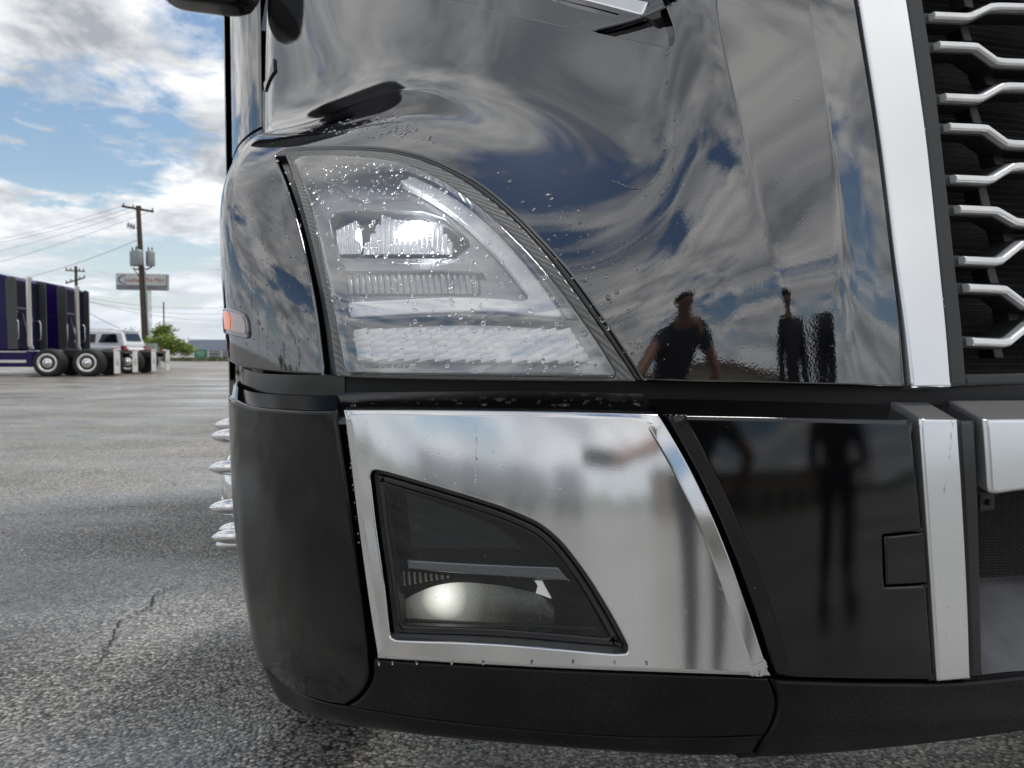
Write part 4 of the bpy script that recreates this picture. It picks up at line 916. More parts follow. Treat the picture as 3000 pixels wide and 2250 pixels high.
def rounded_box(name, c, d, m, parent, Rz, p=5):
    me = bpy.data.meshes.new(name); bm = bmesh.new(); bmesh.ops.create_uvsphere(bm, u_segments=40, v_segments=24, radius=1)
    for v in bm.verts:
        q = np.array(v.co); k = (np.abs(q) ** p).sum() ** (-1 / p); v.co = Vector(q * k * np.array(d) / 2)
    bmesh.ops.transform(bm, matrix=Matrix.Translation(Vector(c)) @ Matrix.Rotation(Rz, 4, 'Z'), verts=bm.verts); bm.to_mesh(me); bm.free(); me.polygons.foreach_set('use_smooth', [True] * len(me.polygons)); return link(name, me, m, parent)
mc = at(612, 12, 2.55); rounded_box('mirror_housing', mc + ZV * .265, (.345, .20, .56), M_SATIN, MI, TH, 4.5)
mb = MB(); a = mc + ZV * .22 + UV * .12; mb.tube([a, a + UV * .14 + VV * .25, a + UV * .10 + VV * .55 - ZV * .02], .03, 12); mb.build('mirror_arm', M_SATIN, MI)

# ---- the other half of the truck, mirrored about its middle
MIR = Matrix.Translation(Vector(UV * 2 * CEN_U)) @ Matrix([[(1.0 if i == j else 0.0) - 2 * (UV[i] * UV[j] if i < 3 and j < 3 else 0.0) for j in range(4)] for i in range(4)])
def mirror_truck():
    for o in [c for c in bpy.data.objects if c.parent == TRUCK]:
        c = copy_tree(o, TRUCK); c.matrix_basis = MIR @ o.matrix_basis
        for k in children(c):
            if k.name.startswith('cab_body'): bpy.data.objects.remove(k)
mirror_truck()

# ================================================================== RAIN
def drops():
    bm = bmesh.new(); bmesh.ops.create_icosphere(bm, subdivisions=2, radius=1)
    base = np.array([v.co for v in bm.verts]); fc = [[v.index for v in f.verts] for f in bm.faces]; bm.free()
    mb = MB(); nrng = np.random.default_rng(5)
    def put(loft, px, r, off, el=1.0):
        st = loft.inv(px); P, N = loft.ev(st)
        for i in range(len(px)):
            n = N[i]; dn = -ZV + n * n[2]; dn /= np.linalg.norm(dn) + 1e-9; sd = np.cross(n, dn); rr = r[i]
            mb.add(P[i] + n * off + (base[:, 0:1] * sd * rr * nrng.uniform(.8, 1.1) + base[:, 1:2] * dn * rr * el * nrng.uniform(.9, 1.5) + base[:, 2:3] * n * rr * .55), fc, True)
    def region(loft, poly, n, r0, r1, off):
        poly = np.array(poly, float); mn, mx = poly.min(0), poly.max(0); q = nrng.uniform(mn, mx, (n * 4, 2)); q = q[inside(poly, q)][:n]
        r = r0 + (r1 - r0) * nrng.random(len(q)) ** 2.2; put(loft, q, r, off)
    lensp = [z5(450,200),(z5(700,185)),z5(1000,245),z5(1300,430),z5(1600,710),z5(1900,1110),z5(1950,1225),z5(700,1210),z5(600,800)]
    region(U, lensp, 420, .0009, .0036, .0042); region(U, [z5(450,190),z5(800,185),z5(1100,290),z5(1150,420),z5(560,420)], 190, .0008, .0026, .0042)
    region(U, [(665,520),(780,400),(860,450),(950,1080),(700,1060),(645,700)], 190, .0008, .0024, 0)
    region(U, [(1480,520),(1700,600),(1900,1000),(1850,1080),(1560,640)], 80, .0012, .0036, 0); region(U, [(1400,440),(1900,700),(1980,1080),(1800,1000)], 40, .0008, .0024, 0)
    region(U, [(880,385),(1010,350),(1180,330),(1300,420),(1180,415),(1000,395)], 120, .0012, .0036, 0)
    region(U, [(1000,60),(2050,60),(2200,700),(2500,1100),(1950,1080),(1500,300)], 90, .0005, .0014, 0)
    region(U, [(2250,20),(2480,20),(2600,1100),(2350,1100)], 40, .0005, .0013, 0)
    region(B, [(1040,1215),(1900,1220),(2040,1460),(2200,1900),(1900,1900),(1600,1500),(1060,1360)], 130, .0004, .0013, .008)
    region(B, [(690,1230),(985,1220),(1070,1900),(800,1950),(700,1650)], 60, .0005, .0013, .004)
    region(B, [(1980,1250),(2650,1250),(2710,1960),(2290,1960)], 40, .0004, .0010, .006)
    region(G0, [(2530,20),(2640,20),(2760,1110),(2670,1110)], 45, .0004, .0011, .006); region(G0, [(2660,20),(2700,20),(2825,1100),(2790,1100)], 16, .0008, .0016, 0)
    region(B, [(2690,1240),(2785,1240),(2815,1900),(2740,1900)], 24, .0005, .0014, .009)
    region(Bf, [zf(560,1080), zf(580,930), zf(850,830), zf(1300,860), zf(1560,985), zf(1700,1110)], 240, .0002, .0007, .001); region(Bf, [zf(480,200), zf(1100,420), zf(1500,600), zf(1850,1150), zf(560,1120)], 70, .0003, .0009, .001)
    # beads lying on the ledge above the silver panel
    px = [(x, 1203) for x in nrng.uniform(1020, 1880, 44)]; st = B.inv(px); P = B.pos(st)
    for p in P:
        k = nrng.uniform(.15, .95); rr = nrng.uniform(.0012, .0040); c = p + lb * k + ZV * .004 - VV * .006; mb.add(c + base * [rr * 1.2, rr * 1.1, rr * .6], fc, True)
    # runs of water: chains of tiny beads
    def run(loft, pts, off, r=.0009, n=70):
        c = np.array(crom(pts, 14)); t = np.sort(nrng.uniform(0, len(c) - 1, n)); q = np.array([c[int(i)] for i in t]) + nrng.normal(0, 1.3, (n, 2)); put(loft, q, nrng.uniform(.6, 1.4, n) * r, off, 1.4)
    run(U, [(1957,140),(1953,260),(1948,400),(1940,480),(1915,530),(1870,552),(1830,545),(1790,528)], 0, .0011, 110); run(U, [(1978,330),(1975,430),(1968,520),(1950,560),(1920,578),(1890,572)], 0, .0009, 60)
    for x, y0, y1 in ((690, 700, 905), (735, 790, 900), (782, 760, 1060), (830, 1000, 1075), (755, 860, 1040), (875, 990, 1080)): run(U, [(x, y0), (x + 2, (y0 + y1) / 2), (x + 1, y1)], 0, .0008, 45)
    run(B, [(2776,1235),(2770,1300),(2760,1380),(2748,1450)], .009, .0009, 26); run(B, [(1025,1240),(1040,1420),(1060,1600)], .006, .0007, 40); run(B, [(1398,1240),(1400,1330),(1396,1420)], .008, .0008, 30)
    for x in (1120, 1160, 1230, 1330, 1420, 1560, 1680, 1800, 1890): run(B, [(x, 1936), (x + 18, 1937)], .009, .0014, 4)
    o = mb.build('rain_drops', mat('water', (1, 1, 1), .0, trans=1.0, ior=1.33)); tag(o, 'small beads of rain water on the black truck', 'water', kind='stuff')
drops()

# ================================================================== PARKED PURPLE TRACTORS
M_PURP = mat('deep_purple_paint', (.016, .006, .075), .25, ior=1.35, var=.1, vscale=2)
M_GREYP = mat('dark_grey_fairing', (.055, .06, .06), .4, var=.1, vscale=3)
M_FRM = mat('chassis_black', (.012, .012, .013), .5, var=.3, vscale=5)
M_WHITE = mat('white_rubber', (.62, .62, .60), .55, var=.1, vscale=6)
M_GLASSD = mat('dark_window', (.006, .007, .008), .05, ior=1.55)
M_CHR2 = mat('chrome_weathered', (.78, .77, .74), .22, .9, var=.08, vscale=4)
def tractor():
    r = empty('parked_semi_truck')
    P = lambda mb, n, m, b=.01, par=None: mb.build(n, m, par or r, b)
    # sleeper: side profile extruded, roof falling to the rear
    mb = MB(); mb.prism([(1.92, .95), (4.2, .95), (4.2, 3.85), (3.4, 3.86), (2.6, 3.76), (2.0, 3.62), (1.92, 3.54)], -1.1, 1.1, 1); sl = P(mb, 'sleeper', M_PURP, .05); mb = MB(); mb.box((1.90, 0, 2.25), (.05, 2.06, 2.5)); P(mb, 'rear_wall', mat('rear_wall_navy', (.006, .005, .018), .5, ior=1.15, var=.2, vscale=3), .02)
    for s in (1, -1):
        mb = MB(); mb.prism([(1.66, 1.0), (1.98, 1.0), (2.02, 3.5), (1.80, 3.60), (1.66, 3.52)], s * 1.105, s * 1.15, 1); P(mb, 'side_extender', M_GREYP, .012)
        mb = MB(); mb.box((2.9, s * 1.104, 2.35), (2.4, .012, .03)); P(mb, 'seam_trim', M_FRM, 0, sl)
        mb = MB(); mb.prism([(1.15, .36), (4.25, .36), (4.25, .93), (1.15, .93)], s * .98, s * 1.2, 1); sk = P(mb, 'side_skirt', M_PURP, .03)
        for z, h in ((.90, .035), (.56, .10)):
            mb = MB(); mb.box((1.9, s * 1.205, z), (1.1, .03, h)); P(mb, 'step_trim', M_CHR2, .008, sk)
        if s > 0:
          mb = MB(); mb.tube([(1.30, s * .92, 1.0), (1.32, s * 1.0, 1.15), (1.32, s * 1.0, 3.45), (1.26, s * 1.0, 3.58)], .085, 16); P(mb, 'exhaust_stack', M_CHR2, 0)
          mb = MB(); mb.tube([(1.32, s * .98, 1.05), (1.86, s * .3, 2.3)], .03, 8); P(mb, 'stack_brace', M_FRM, 0)
        for z0 in (1.35,):
            mb = MB(); mb.tube([(1.88, s * .85, z0), (1.78, s * .85, z0 + .02), (1.76, s * .85, z0 + .1), (1.76, s * .85, z0 + .62), (1.78, s * .85, z0 + .70), (1.88, s * .85, z0 + .72)], .02, 8); P(mb, 'grab_handle', M_CHR2, 0)
        mb = MB(); mb.tube([(1.88, s * .1, 1.3), (1.79, s * .1, 1.32), (1.79, s * .1, 1.9), (1.88, s * .1, 1.92)], .02, 8); P(mb, 'grab_handle', M_CHR2, 0)
        mb = MB(); mb.box((2.15, s * .43, .80), (7.5, .09, .22)); P(mb, 'frame_rail', M_FRM, .01)
        # mud flap with its hanger
        mb = MB(); mb.tube([(-1.55, s * .45, .98), (-1.58, s * .8, .98), (-1.58, s * 1.2, .96)], .03, 8); P(mb, 'flap_hanger', M_CHR2, 0)
        mb = MB(); mb.box((-1.60, s * .93, .52), (.025, .56, .82)); fl = P(mb, 'mud_flap', M_WHITE, .008)
        mb = MB(); mb.box((-1.615, s * .93, .50), (.006, .30, .05)); mb.box((-1.615, s * .93, .42), (.006, .22, .035)); mb.box((-1.615, s * .93, .60), (.006, .12, .07)); P(mb, 'flap_print', mat('flap_print_grey', (.22, .20, .21), .6), 0, fl)
        mb = MB(); mb.box((-1.42, s * .75, .98), (.10, .16, .10)); P(mb, 'tail_light', mat('tail_lamp_red', (.45, .02, .015), .2, coat=.5), .01)
    mb = MB(); mb.prism([(-1.7, .90), (-1.3, .91), (-.3, .97), (.6, 1.02), (.7, .93), (-1.7, .84)], -.42, .42, 1); P(mb, 'fifth_wheel', M_FRM, .02)
    mb = MB(); mb.box((1.0, 0, .93), (1.2, 1.6, .05)); P(mb, 'deck_plate', M_CHR2, .01)
    mb = MB(); mb.box((1.86, .2, 2.5), (.05, 1.2, .06)); mb.box((1.86, -.3, 2.1), (.06, .25, .2)); P(mb, 'wall_fittings', M_GREYP, .005)
    mb = MB(); mb.lathe([(.0, .0), (.06, .0), (.06, .03), (0, .05)], (1.87, .75, 2.35), (-1, 0, 0), 14); P(mb, 'work_light', M_CHR2, 0)
    mb = MB(); mb.prism([(4.2, .95), (5.9, .95), (5.9, 2.0), (5.2, 2.95), (4.6, 3.55), (4.2, 3.85)], -1.12, 1.12, 1); P(mb, 'cab', M_PURP, .05)
    for s in (1, -1):
        mb = MB(); mb.prism([(4.45, 2.0), (5.55, 2.0), (5.1, 2.7), (4.5, 2.75)], s * 1.115, s * 1.13, 1); P(mb, 'door_window', M_GLASSD, .01)
    mb = MB(); mb.prism([(5.9, .7), (7.7, .55), (7.75, 1.2), (7.5, 1.65), (5.9, 1.98)], -1.05, 1.05, 1); P(mb, 'hood', M_PURP, .08)
    for x, nm in ((.665, 1), (-.665, 1), (6.6, 0)):
        for s in (1, -1):
            w_ = bpy.data.objects.new('wheel', None); COL.objects.link(w_); w_.parent = r; w_.location = (x, s * 1.22, .505)
            wd = .60 if nm else .30; ax = (0, s, 0)
            mb = MB(); mb.lathe([(.30, -.03), (.34, -.005), (.44, 0), (.49, -.03), (.505, -.07), (.505, -wd + .07), (.49, -wd + .03), (.44, -wd), (.30, -wd)], (0, 0, 0), ax, 36); mb.build('tyre', M_TYRE, w_)
            prof = [(0, .02), (.09, .02), (.10, -.015), (.17, -.03), (.23, -.055), (.265, -.02), (.29, .004), (.335, .004), (.34, -.005)] if nm else [(0, .05), (.08, .04), (.12, .01), (.2, 0), (.25, -.05), (.3, -.01)]
            mb = MB(); mb.lathe(prof, (0, 0, 0), ax, 28, False); mb.build('rim', M_CHR2, w_)
            mb = MB(); mb.lathe([(.075, .0), (.075, .05), (.05, .08), (0, .09)], (0, 0, 0), ax, 12); mb.build('hub_cover', M_CHROME, w_)
            for k in range(5):
                a = 2 * math.pi * k / 5; mb = MB(); mb.lathe([(.035, -.07), (.033, -.06), (0, -.058)], (.15 * math.cos(a), 0, .15 * math.sin(a)), ax, 10); mb.build('rim_hole', M_FRM, w_)
            if nm and x > 0: pass
    return r
T1 = tractor(); T1.location = (-16.2, 28.5, 0); T1.rotation_euler = (0, 0, rad(188))
tag(T1, 'deep purple sleeper tractor with chrome stack, on the open-yard side of its twin', 'truck', 'purple tractors parked side by side')
T2 = copy_tree(T1); T2.location = (-16.65, 32.3, 0)
tag(T2, 'deep purple sleeper tractor parked between its twin and the silver sport utility car', 'truck', 'purple tractors parked side by side')

# ================================================================== SILVER SUV
def suv():
    r = empty('suv'); m_b = mat('silver_car_paint', (.78, .79, .81), .25, .15, coat=.6); m_r = mat('tail_lens', (.25, .03, .03), .15, coat=.5)
    W = .98
    # body: lower shell and tapered greenhouse, from cross-sections along x
    def shell(name, secs, m, bev):
        V = []; n = len(secs[0])
        for s in secs: V += s
        f = [(i * n + k, i * n + (k + 1) % n, (i + 1) * n + (k + 1) % n, (i + 1) * n + k) for i in range(len(secs) - 1) for k in range(n)]
        f += [tuple(range(n))[::-1], tuple((len(secs) - 1) * n + k for k in range(n))]
        mb = MB(); mb.add(V, f); return mb.build(name, m, r, bev)
    def low(x, zt, w_, zb=.45): return [(x, -w_, zb), (x, -w_ * 1.02, .8), (x, -w_, zt - .06), (x, -w_ * .96, zt), (x, w_ * .96, zt), (x, w_, zt - .06), (x, w_ * 1.02, .8), (x, w_, zb)]
    shell('body', [low(-2.62, 1.02, .86, .55), low(-2.55, 1.16, .94), low(-2.1, 1.20, W), low(0, 1.19, W), low(1.0, 1.18, W), low(1.5, 1.14, W), low(2.3, 1.08, .95), low(2.6, .95, .85, .55)], m_b, .03)
    def gh(x, zt, w0, w1): return [(x, -w0, 1.17), (x, -w1, zt - .07), (x, -w1 * .9, zt), (x, w1 * .9, zt), (x, w1, zt - .07), (x, w0, 1.17)]
    cab_ = shell('cabin', [gh(-2.56, 1.30, .90, .88), gh(-2.36, 1.88, .92, .77), gh(-1.5, 1.93, .94, .78), gh(.2, 1.93, .94, .78), gh(.75, 1.80, .94, .78), gh(1.45, 1.2, .94, .88)], m_b, .02)
    for s in (1, -1):
        for xs in ((-.10, .95, 1.05, .2), (-1.12, -.18, -.26, -1.16), (-2.02, -1.32, -1.55, -2.28)):
            x0, x1, x1t, x0t = (xs[0], xs[1], xs[1] - .4, xs[0]) if xs[0] == -.10 else (xs[0], xs[1], xs[1], xs[0] + (.0)) if xs[0] == -1.12 else (-2.26, -1.30, -1.45, -2.12)
            yb, yt = s * .925, s * .835; d = s * .012
            V = [(x0, yb, 1.36), (x1, yb, 1.36), (x1t, yt, 1.76), (x0t, yt, 1.76)]; V += [(x, y - 2 * d, z) for x, y, z in V]
            mb = MB(); mb.add(V, [(0, 1, 2, 3), (7, 6, 5, 4), (0, 4, 5, 1), (1, 5, 6, 2), (2, 6, 7, 3), (3, 7, 4, 0)]); mb.build('side_window', M_GLASSD, r)
        mb = MB(); mb.tube([(-2.0, s * .74, 1.97), (-1.9, s * .74, 1.99), (.1, s * .74, 1.99), (.2, s * .74, 1.96)], .02, 6); mb.build('roof_rail', M_CHR2, r)
        for x in (-.85, .25):
            mb = MB(); mb.box((x, s * 1.0, 1.02), (.20, .03, .035)); mb.build('door_handle', M_CHR2, r, .008)
        mb = MB(); mb.box((-2.52, s * .86, 1.05), (.22, .22, .32)); tl = mb.build('tail_light', m_r, r, .03)
        for x in (-1.5, 1.55):
            w_ = bpy.data.objects.new('wheel', None); COL.objects.link(w_); w_.parent = r; w_.location = (x, s * .99, .39)
            mb = MB(); mb.lathe([(.25, -.02), (.36, 0), (.39, -.03), (.39, -.22), (.36, -.25), (.2, -.25)], (0, 0, 0), (0, s, 0), 28); mb.build('tyre', M_TYRE, w_)
            mb = MB(); mb.lathe([(0, -.01), (.08, -.01), (.2, -.04), (.25, -.015), (.26, -.02)], (0, 0, 0), (0, s, 0), 20, False); mb.build('rim', M_CHR2, w_)
        mb = MB(); mb.box((1.1, s * 1.08, 1.28), (.16, .2, .15)); mb.build('door_mirror', m_b, r, .03)
    mb = MB(); mb.add([(-2.545, -.62, 1.44), (-2.545, .62, 1.44), (-2.42, .56, 1.80), (-2.42, -.56, 1.80)], [(0, 1, 2, 3)]); mb.build('rear_window', M_GLASSD, r)
    mb = MB(); mb.box((-2.28, 0, 1.90), (.3, 1.3, .045)); mb.build('roof_spoiler', m_b, r, .01)
    mb = MB(); mb.box((-2.62, 0, .62), (.16, 1.7, .22)); mb.build('rear_bumper', m_b, r, .04)
    mb = MB(); mb.box((-2.60, 0, .98), (.03, .5, .16)); mb.build('licence_plate', mat('plate_white', (.6, .6, .58), .5), r, .004)
    r.location = (-20.75, 36.8, 0); r.rotation_euler = (0, 0, rad(176)); tag(r, 'silver sport utility car parked behind the purple tractors', 'car')
suv()

# ================================================================== POLES, SIGN, CABINET
M_WOOD = mat('weathered_pole_wood', (.075, .055, .040), .8, var=.35, vscale=6, stretch=(6, 6, .6))
M_GALV = mat('galvanised_grey', (.30, .32, .33), .45, .4, var=.1, vscale=4)
M_WIRE = mat('power_wire', (.03, .03, .035), .6)
def on_ground(px, Y): p = at(px, 1035, Y); return np.array([p[0], p[1], 0])
def zat(py, Y): return at(1500, py, Y)[2]
up1 = on_ground(429, 42); ZT = zat(603, 42)
def utility_pole():
    r = empty('utility_pole', tuple(up1)); lean = -.30
    ax = lambda z: np.array([lean * z / ZT, 0, z])
    mb = MB(); mb.tube([ax(0), ax(ZT * .5), ax(ZT)], [.19, .155, .12], 14); mb.build('pole', M_WOOD, r)
    c = ax(ZT - .18); d = np.array([.93, .36, -.12]); d /= np.linalg.norm(d); mb = MB(); e = d * .78
    mb.add([c - e + ZV * .06 - VV * .0, c + e + ZV * .06, c + e - ZV * .06, c - e - ZV * .06] + [p + np.array([0, -.1, 0]) for p in (c - e + ZV * .06, c + e + ZV * .06, c + e - ZV * .06, c - e - ZV * .06)], [(0, 1, 2, 3), (7, 6, 5, 4), (0, 4, 5, 1), (1, 5, 6, 2), (2, 6, 7, 3), (3, 7, 4, 0)]); mb.build('crossarm', M_WOOD, r)
    ends = []
    for k in (-.72, -.25, .12, .72):
        p = c + d * k + ZV * .07; ends.append(p); mb = MB(); mb.lathe([(.03, 0), (.05, .03), (.03, .06), (.05, .09), (.02, .13), (0, .14)], p, (0, 0, 1), 10); mb.build('insulator', mat('insulator_grey', (.22, .20, .20), .3), r)
    # cutouts on a side arm
    mb = MB(); q = ax(zat(672, 42)); mb.tube([q, q + [-.55, -.1, .22]], .025, 6); mb.build('side_arm', M_FRM, r)
    for k in (0, 1, 2):
        b = q + np.array([-.25 - .15 * k, -.05, .12 + .05 * k]); mb = MB(); mb.tube([b + ZV * .16, b + [-.03, 0, -.14]], .028, 8); mb.tube([b + [-.06, 0, .1], b + [-.10, 0, -.15]], .018, 6); mb.build('fuse_cutout', M_FRM, r)
    zt = zat(757, 42)
    for dx, dy in ((-.36, .0), (.50, .05), (.08, -.42)):
        b = ax(zt) + np.array([dx, dy, -.42]); mb = MB(); mb.lathe([(.0, 0), (.22, 0), (.235, .04), (.235, .75), (.22, .80), (.10, .86), (0, .87)], b, (0, 0, 1), 20); t = mb.build('transformer', M_GALV, r)
        for k in (-.1, .1):
            mb = MB(); mb.lathe([(.025, 0), (.045, .05), (.03, .09), (.045, .13), (.02, .2), (0, .21)], b + np.array([k, 0, .84]), (0, 0, 1), 8); mb.build('bushing', M_FRM, t)
    mb = MB(); b = ax(zt) - ZV * .5; mb.tube([b + [-.45, 0, -.05], b + [-.2, -.05, -.12], b, b + [.3, .05, -.1], b + [.55, .08, .05]], .04, 6); mb.tube([b + [-.4, 0, -.1], b + [-.1, 0, -.5], b + [0, 0, -.7]], .025, 6); mb.build('cable_bracket', M_FRM, r)
    mb = MB(); mb.tube([ax(.0) + [.22, -.05, 0], ax(zt - .7) + [.20, -.05, 0]], .045, 8); mb.build('conduit', M_GALV, r)
    tag(r, 'tall leaning wooden utility pole carrying grey transformers', 'utility pole'); return [np.array(up1) + e_ for e_ in ends], ax
ends, axp = utility_pole()
def wire(a, b, sag, lab, r=.008):
    pts = [a * (1 - k) + b * k - ZV * sag * 4 * k * (1 - k) for k in np.linspace(0, 1, 24)]; mb = MB(); mb.tube(pts, r, 5); o = mb.build('power_line', M_WIRE); tag(o, lab, 'wire', 'power lines on the poles')
W_ = 'thin dark power line strung from the crossarm of the transformer pole'
for e_, (px, py) in zip(ends, [(-260, 740), (-260, 752), (-260, 786), (-300, 840)]): wire(e_, at(px, py, 46), .35, W_)
wire(np.array(up1) + axp(zat(700, 42)), at(-200, 842, 60), .8, 'thin dark cable strung from the shaft of the transformer pole below its crossarm', .012)
up2 = on_ground(228, 80); Z2 = zat(780, 80)
def far_pole():
    r = empty('utility_pole', tuple(up2)); mb = MB(); mb.tube([(0, 0, 0), (0, 0, Z2)], [.2, .14], 10); mb.build('pole', M_WOOD, r)
    es = []
    for z, w_, t in ((zat(794, 80), 1.0, .06), (zat(822, 80), 1.05, -.28)):
        mb = MB(); mb.box((0, -.15, z), (2 * w_, .12, .13), Matrix.Rotation(t, 3, 'Y')); mb.build('crossarm', M_WOOD, r)
        for k in (-.9, -.45, .45, .9):
            p = np.array([k * w_, -.15, z + .06 - math.tan(t) * k * w_]); es.append(p); mb = MB(); mb.lathe([(.04, 0), (.07, .06), (.04, .1), (.07, .16), (0, .26)], p, (0, 0, 1), 8); mb.build('insulator', M_FRM, r)
    tag(r, 'distant utility pole with two crossarms behind the tractors', 'utility pole'); return es
es2 = far_pole()
for i, (px, py) in enumerate([(700, 895), (700, 915), (700, 935)]): wire(np.array(up2) + es2[i + 4] - ZV * (1.2 + i * .5), at(px, py, 120), .9, 'thin dark power line running behind the roadside sign', .018)
wire(at(262, 917, 62), at(352, 962, 60), .05, 'steep guy cable above the roof of the silver car', .02)
sg = on_ground(432, 56); SW = 149 / F * 56; SH = (850 - 803) / F * 56; SZ = zat(850, 56)
def sign():
    r = empty('roadside_sign', tuple(sg)); cx = at(422, 1035, 56)[0] - sg[0]
    R = Matrix.Rotation(.02, 3, 'Y')
    mb = MB(); mb.box((cx, 0, SZ + SH / 2), (SW, .35, SH), R); mb.build('sign_box', mat('sign_frame_grey', (.28, .29, .29), .5), r, .02)
    f_ = mat('sign_face_white', (.55, .57, .57), .4, var=.05, vscale=2); hh = SH * .66
    mb = MB(); mb.box((cx, -.20, SZ + SH - hh / 2 - .05), (SW - .14, .03, hh), R); mb.build('upper_face', f_, r)
    mb = MB(); mb.box((cx, -.20, SZ + .19), (SW - .14, .03, .30), R); mb.build('lower_face', mat('sign_face_grey', (.22, .23, .24), .5), r)
    mr = mat('sign_red', (.42, .03, .03), .5); zc = SZ + SH * .60
    x0 = cx - SW / 2 + .58; tw_ = SW - .78
    for word, f0, f1 in (('Southern', 0, .47), ('Tire', .52, .70), ('Mart', .75, 1.0)):
        t = text_mesh('sign_word', word, .42, mr, r, (x0 + tw_ * f0, -.222, zc - .12), (1, 0, -.02), (0, 0, 1), .004, shear=.25); bb = [v.co.x for v in t.data.vertices]; k = tw_ * (f1 - f0) / (max(bb) - min(bb)); m0_ = min(bb)
        t.data.transform(Matrix.Translation((m0_, 0, 0)) @ Matrix.Diagonal((k, 1, 1, 1)) @ Matrix.Translation((-m0_, 0, 0))); t['kind'] = 'stuff'
    mb = MB()
    pts = [(cx - SW / 2 + 1.0 - .78 * math.cos(u), -.225, zc + .05 + .34 * math.sin(u)) for u in np.linspace(-1.25, 1.25, 16)]; mb.tube(pts, [.012 + .045 * math.cos(u) for u in np.linspace(-1.25, 1.25, 16)], 6); mb.build('sign_swoosh', mat('sign_blue', (.03, .16, .30), .5), r)
    mb = MB(); mb.box((cx, -.222, SZ + .19), (SW - 1.6, .006, .06), R); mb.build('lower_print', mat('sign_print_dark', (.10, .10, .11), .6), r)
    mb = MB()
    for x in (-.13, .13):
        for y in (-.13, .13): mb.tube([(x, y + .3, 0), (x, y + .3, SZ + SH)], .022, 6)
    for i in range(22):
        z = i * .3; s = 1 if i % 2 else -1; mb.tube([(-.13 * s, .17, z), (.13 * s, .17, z + .3)], .012, 5); mb.tube([(-.13 * s, .43, z), (.13 * s, .43, z + .3)], .012, 5); mb.tube([(-.13, .17, z), (.13, .17, z)], .012, 5)
    mb.build('lattice_mast', M_GALV, r); tag(r, 'white roadside sign with red lettering and blue swoosh on a lattice mast', 'sign')
sign()
cb = on_ground(438, 41.5)
r_ = empty('electric_cabinet', tuple(cb)); mb = MB(); mb.box((0, 0, .72), (.95, .6, 1.34)); mb.build('cabinet_body', mat('cabinet_grey', (.36, .38, .37), .5, var=.1, vscale=3), r_, .02); mb = MB(); mb.box((0, 0, .03), (1.1, .75, .06)); mb.build('plinth', mat('plinth_concrete', (.3, .3, .29), .8), r_)
for x in (-.24, .24):
    mb = MB(); mb.box((x, -.306, .72), (.44, .012, 1.24)); d_ = mb.build('cabinet_door', mat('cabinet_grey', (.36, .38, .37), .5), r_, .004)
mb = MB(); mb.box((.04, -.318, .8), (.03, .02, .16)); mb.build('handle', M_FRM, r_); tag(r_, 'pale grey electric cabinet at the foot of the transformer pole', 'cabinet')
tp = on_ground(482, 70); mb = MB(); mb.tube([(tp[0], tp[1], 0), (tp[0], tp[1], zat(885, 70))], [.09, .06], 8); tag(mb.build('thin_pole', M_WOOD), 'bare thin pole rising from behind the feathery green tree', 'pole')

# ================================================================== TREES
M_LEAF = mat('feathery_leaf', (.19, .27, .05), .6, var=.45, vscale=1.6); M_LEAF2 = mat('feathery_leaf_dark', (.12, .18, .05), .6, var=.4, vscale=1.5); M_BARK = mat('tree_bark', (.07, .05, .035), .85, var=.3, vscale=8)
def tree(loc, hgt, wid, nleaf, seed, label, leafmat, ls=.10):
    rg = np.random.default_rng(seed); r = empty('tree', tuple(loc)); mb = MB(); tips = []
    def grow(p, d, L, rr, lev):
        q = p; pts = [p]
        for k in range(4):
            d = d + rg.normal(0, .16, 3) + np.array([0, 0, -.05 * lev]); d /= np.linalg.norm(d); q = q + d * L / 4; pts.append(q)
        mb.tube(pts, [rr * (1 - .14 * k) for k in range(5)], 6, False)
        if lev >= 3: tips.append(pts); return
        for _ in range(3 if lev else 5):
            nd = d + rg.normal(0, .62, 3) * np.array([wid / hgt, wid / hgt, .55]); nd[2] = max(nd[2], -.1); nd /= np.linalg.norm(nd); grow(pts[rg.integers(2, 5)], nd, L * .66, rr * .55, lev + 1)
    grow(np.zeros(3), np.array([.05, 0, 1.0]), hgt * .42, .09, 0); mb.build('trunk', M_BARK, r)
    V = []; f = []
    allp = np.array([p for t in tips for p in t[1:]])
    sel = allp[rg.integers(0, len(allp), nleaf)] + rg.normal(0, .16, (nleaf, 3)) * [1.2, 1.2, .8]
    sel[:, 2] = np.clip(sel[:, 2], .35, hgt * 1.05)
    for p in sel:
        a = rg.normal(0, 1, 3); a /= np.linalg.norm(a); a[2] *= .6; b = np.cross(a, rg.normal(0, 1, 3)); b /= np.linalg.norm(b) + 1e-9; s = ls * rg.uniform(.6, 1.5); i = len(V)
        V += [p - a * s, p + b * s * .28, p + a * s, p - b * s * .28]; f.append((i, i + 1, i + 2, i + 3))
    c = MB(); c.add(V, f); c.build('crown', leafmat, r); tag(r, label, 'tree'); return r
tree(on_ground(462, 43.4), 3.3, 3.6, 8500, 3, 'feathery pale green tree growing beside the transformer pole', M_LEAF)
tree(on_ground(372, 47), 2.6, 2.6, 3000, 4, 'low feathery green tree between the silver car and the transformer pole', M_LEAF)
tree(on_ground(285, 64), 3.4, 4.0, 4500, 8, 'green bushy tree showing above the roof of the silver car', M_LEAF2, .14)
tree(on_ground(318, 66), 2.9, 3.0, 3000, 9, 'small green tree over the rear of the silver car', M_LEAF2, .14)

